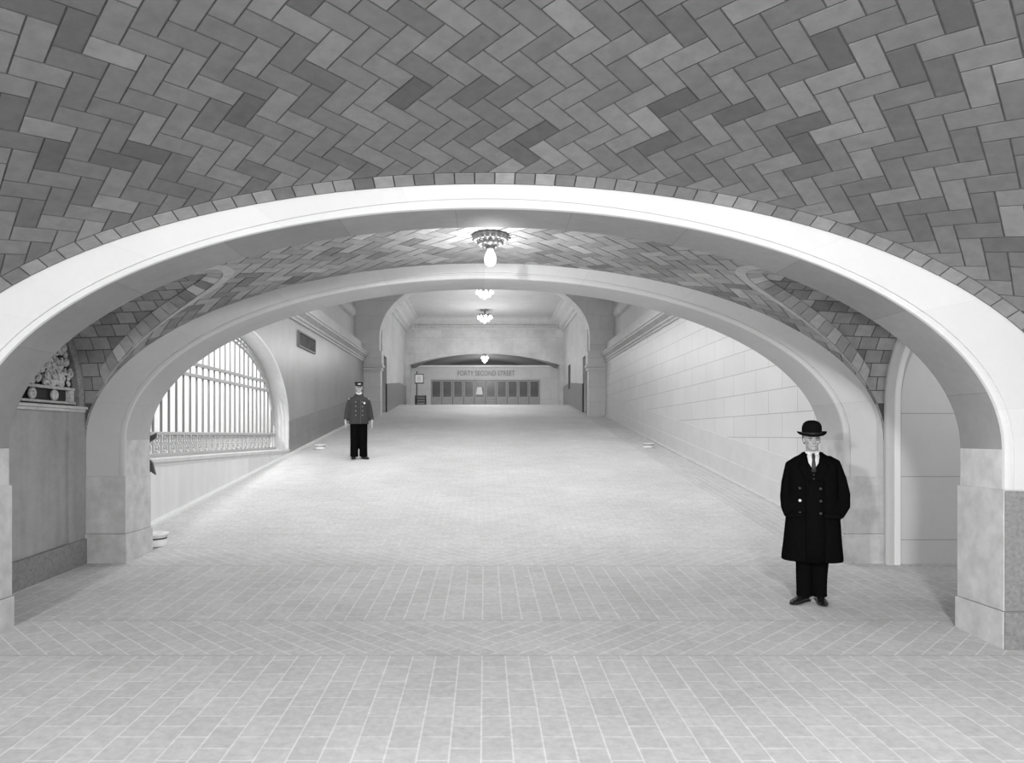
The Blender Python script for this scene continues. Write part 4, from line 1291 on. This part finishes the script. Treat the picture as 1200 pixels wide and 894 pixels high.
def guard():
    py = 18.5; px = (420.5-568)/860*py
    root = empty('person', (px, py, fz(py)), R(12), 1.095); tag(root, 'person standing on the ramp in dark uniform jacket and peaked cap', 'person')
    HM = Matrix.Translation((0, -.015, 1.535)) @ Matrix.Rotation(R(4), 4, 'Z')
    bm = bmesh.new()
    head_shapes(bm, HM)
    tube(bm, [(0, .02, 1.38), (0, .02, 1.47), (0, .01, 1.60)], [.075, .062, .058], 16)
    loft(bm, [(.84, 0, .15, -.09, .09), (1.0, 0, .15, -.1, .09), (1.2, 0, .16, -.1, .10), (1.38, 0, .165, -.06, .10), (1.43, 0, .09, -.03, .08)], 24)
    for s in (-1, 1): tube(bm, [(s*.09, 0, .88), (s*.092, -.005, .5), (s*.103, .01, .08)], [.08, .05, .034], 12)
    arm = {s: [(s*.19, .02, 1.38), (s*.265, .03, 1.12), (s*.300, -.03, .885)] for s in (-1, 1)}
    for s in (-1, 1):
        tube(bm, arm[s], [.045, .04, .03], 12)
        hand(bm, arm[s][2], (s*.05, -.12, -1), (-s, -.15, 0), (0, -1, 0), .32, 1.2)
    fuse(obj('body', bm, M['skin_pale'], root), .006, 3)
    face_parts(root, HM)
    bm = bmesh.new()
    for s in (-1, 1):
        tube(bm, [(s*.085, .01, .86), (s*.092, 0, .55), (s*.100, 0, .3), (s*.104, 0, .12), (s*.105, -.005, .05)], [.115, .105, .094, .092, .096], 18)
    loft(bm, [(.74, 0, .155, -.11, .11), (.88, 0, .185, -.13, .13), (1.0, 0, .17, -.12, .12)], 20)
    fuse(obj('trousers', bm, M['trouser'], root), .012, 2)
    shoe(root, -.107, 0, R(-12)); shoe(root, .11, .0, R(28))
    bm = bmesh.new()
    loft(bm, [(.80, 0, .222, -.165, .155), (.86, 0, .222, -.168, .158), (1.0, 0, .212, -.172, .15), (1.15, 0, .205, -.165, .145), (1.27, 0, .215, -.155, .14), (1.33, 0, .215, -.138, .14), (1.375, 0, .195, -.115, .13), (1.42, 0, .15, -.085, .115), (1.455, 0, .11, -.065, .10), (1.49, 0, .085, -.05, .085), (1.51, 0, .072, -.045, .08)], 32, 2.3)
    for s in (-1, 1):
        tube(bm, [(s*.14, .02, 1.395), (s*.195, .02, 1.33), (s*.238, .03, 1.18), (s*.268, .01, 1.03), (s*.290, -.03, .895)], [.045, .064, .068, .062, .054], 18)
    jk = fuse(obj('uniform_jacket', bm, M['uniform'], root), .012, 3)
    bm = bmesh.new()
    for z0, z1, y0, y1 in ((.80, 1.0, -.172, -.180), (1.0, 1.15, -.180, -.173), (1.15, 1.27, -.173, -.163), (1.27, 1.36, -.163, -.14)):
        vs = [bm.verts.new(p) for p in ((.03, y0, z0), (.042, y0, z0), (.042, y1, z1), (.03, y1, z1))]; bm.faces.new(vs)
    fe = obj('front_edge', bm, M['frame_dark'], jk); fe.modifiers.new('Solid', 'SOLIDIFY').thickness = .006
    for x in (-.075, .075):
        for z, y in ((1.30, -.152), (1.20, -.165), (1.10, -.170), (1.0, -.174)):
            b2 = bmesh.new(); ball(b2, (x, y, z), (.014, .010, .014), 10, 7); obj('jacket_button', b2, M['brassbtn'], jk, smooth=True)
    bm = bmesh.new(); b3 = [(.0, .030), (.012, .010), (.03, .006), (.016, -.008), (.018, -.03), (0, -.016), (-.018, -.03), (-.016, -.008), (-.03, .006), (-.012, .010)]
    prism(bm, [(.12+x, 1.28+z) for x, z in b3], 'y', -.158, -.145); obj('badge', bm, M['button_bright'], jk)
    bm = bmesh.new(); tube(bm, [(0, .012, 1.485), (0, .006, 1.50), (0, .0, 1.53)], [(.074, .070), (.072, .068), (.068, .066)], 24); obj('white_collar', bm, M['linen'], root, smooth=True)
    HT = HM @ Matrix.Translation((0, 0, .145))
    b = bmesh.new(); lathe(b, [(.083, 0), (.086, .03), (.092, .055), (.104, .074), (.100, .084), (.06, .09), (0, .091)], 36)
    for v in b.verts: v.co.y *= 1.14
    b.transform(HT); cap = obj('peaked_cap', b, M['uniform'], root, smooth=True, angle=50)
    b = bmesh.new()
    o0, o1 = [], []
    for k in range(15):
        a = PI+PI*k/14; c, s = math.cos(a), math.sin(a)
        o0.append(b.verts.new((.083*c, .095*s, .004))); o1.append(b.verts.new((.088*c, .10*s+.052*s*abs(s), -.014*abs(s))))
    for k in range(14): b.faces.new((o0[k], o0[k+1], o1[k+1], o1[k]))
    b.transform(HT); pk = obj('peak', b, M['shoe'], cap, smooth=True); pk.modifiers.new('Solid', 'SOLIDIFY').thickness = .005
    b = bmesh.new(); box(b, -.032, .032, -.108, -.098, .022, .044, .003); b.transform(HT); obj('cap_badge', b, M['button_bright'], cap)
guard()

# ------------------------------------------------------------------ unseen sides of the near chamber
bm = bmesh.new()
for s in (-1, 1):
    x0, x1 = sorted((s*4.85, s*5.1)); box(bm, x0, x1, -5.2, A1['y0'], -1, 2.6)
tag(obj('wall_side', bm, M['pier_stone']), kind='structure')
bm = bmesh.new(); box(bm, -5.1, 5.1, -5.4, -5.1, -1, 5)
tag(obj('wall_back', bm, M['pier_stone']), kind='structure')
# wall above arch one, behind its face (between the two vaults)
bm = bmesh.new()
n = 48
pts = [(A1['ao']*math.cos(PI-PI*i/n), A1['zs']+(A1['bo']-.04)*math.sin(PI*i/n)) for i in range(n+1)]
pts = [(-6.2, A1['zs'])]+pts+[(6.2, A1['zs'])]
for (xa, za), (xb, zb) in zip(pts[:-1], pts[1:]):
    if abs(xb-xa) < 1e-5: continue
    prism(bm, [(xa, za), (xb, zb), (xb, 5.2), (xa, 5.2)], 'y', A1['y0']+.1, A1['y1']-.02)
for s in (-1, 1):
    x0, x1 = sorted((s*4.8, s*6.2)); box(bm, x0, x1, A1['y0']+.1, A1['y1']-.02, -.6, A1['zs']+.05)
tag(obj('wall_front', bm, M['pier_stone']), kind='structure')

# ------------------------------------------------------------------ light
def area(name, loc, rot, sx, sy, power, spread=180):
    l = bpy.data.lights.new(name, 'AREA'); l.shape = 'RECTANGLE'; l.size = sx; l.size_y = sy; l.energy = power; l.spread = R(spread)
    o = bpy.data.objects.new(name, l); COL.objects.link(o); o.location = loc; o.rotation_euler = rot
    return o
def point(name, loc, power, rad=.08):
    l = bpy.data.lights.new(name, 'POINT'); l.energy = power; l.shadow_soft_size = rad
    o = bpy.data.objects.new(name, l); COL.objects.link(o); o.location = loc
    return o
def spot(name, loc, tilt, power, ang, rad, rz=0):
    l = bpy.data.lights.new(name, 'SPOT'); l.energy = power; l.spot_size = R(ang); l.spot_blend = .6; l.shadow_soft_size = rad
    o = bpy.data.objects.new(name, l); COL.objects.link(o); o.location = loc; o.rotation_euler = (R(tilt), 0, R(rz))
    return o
def aimed(name, loc, to, power, ang, rad, blend=.6):
    o = spot(name, loc, 0, power, ang, rad); o.data.spot_blend = blend
    o.rotation_euler = (Vector(to)-Vector(loc)).to_track_quat('-Z', 'Y').to_euler()
    return o
spot('dome_lamp', (1.2, -.5, 3.3), 36, 1500, 155, .3)
aimed('stand_lamp', (-3.5, -3.2, 2.5), (1.6, 9.0, 1.6), 2050, 95, .18)
point('bay_lamp', (.06, 7.8, 3.25), 52, .07)
area('ramp_fill', (0, 15.5, 9.3), (0, 0, 0), 8, 12, 880)  # unseen area light added to brighten the ramp; the ceiling has no opening
aimed('guard_shadow_spot', (-7.5, 11.6, 4.7), (-1.5, 21.5, 1.4), 1300, 70, .22, 1.0)  # added spot, aimed through the grille to cast the guard's shadow
area('court_daylight', (-7.9, 14.5, 5.2), (0, R(-60), 0), 3, 9, 300)
area('court_daylight_far', (-6.9, 24, 8.8), (0, 0, 0), 2, 14, 1300)
point('hall_lamp', (0, 33.6, 5.8), 175, .35)
point('hall_lamp_far', (0, 38.0, 5.8), 230, .35)
point('vestibule_fill', (0, 44.2, 4.9), 110, .2)  # unseen point light added to lift the black behind the screen
aimed('passage_fill', (7.0, 6.7, 3.2), (6.6, 9.0, 1.6), 130, 110, .15, .8)  # unseen spot added to brighten only the passage wall
w = bpy.data.worlds.new('World'); scene.world = w; w.use_nodes = True
w.node_tree.nodes['Background'].inputs[0].default_value = (.8, .8, .8, 1)
w.node_tree.nodes['Background'].inputs[1].default_value = .15

# ------------------------------------------------------------------ camera
F = 860.0
cam = bpy.data.cameras.new('Camera'); co = bpy.data.objects.new('Camera', cam); COL.objects.link(co)
co.location = (0, 0, 1.66); co.rotation_euler = (R(90), 0, 0)
cam.sensor_width = 36; cam.lens = F/1200*36
cam.shift_x = 32/1200; cam.shift_y = 63/1200
cam.clip_start = .05; cam.clip_end = 200
scene.camera = co
vs = scene.view_settings
vs.view_transform = 'Standard'; vs.look = 'None'; vs.gamma = 1; vs.exposure = 0.0; vs.use_curve_mapping = False
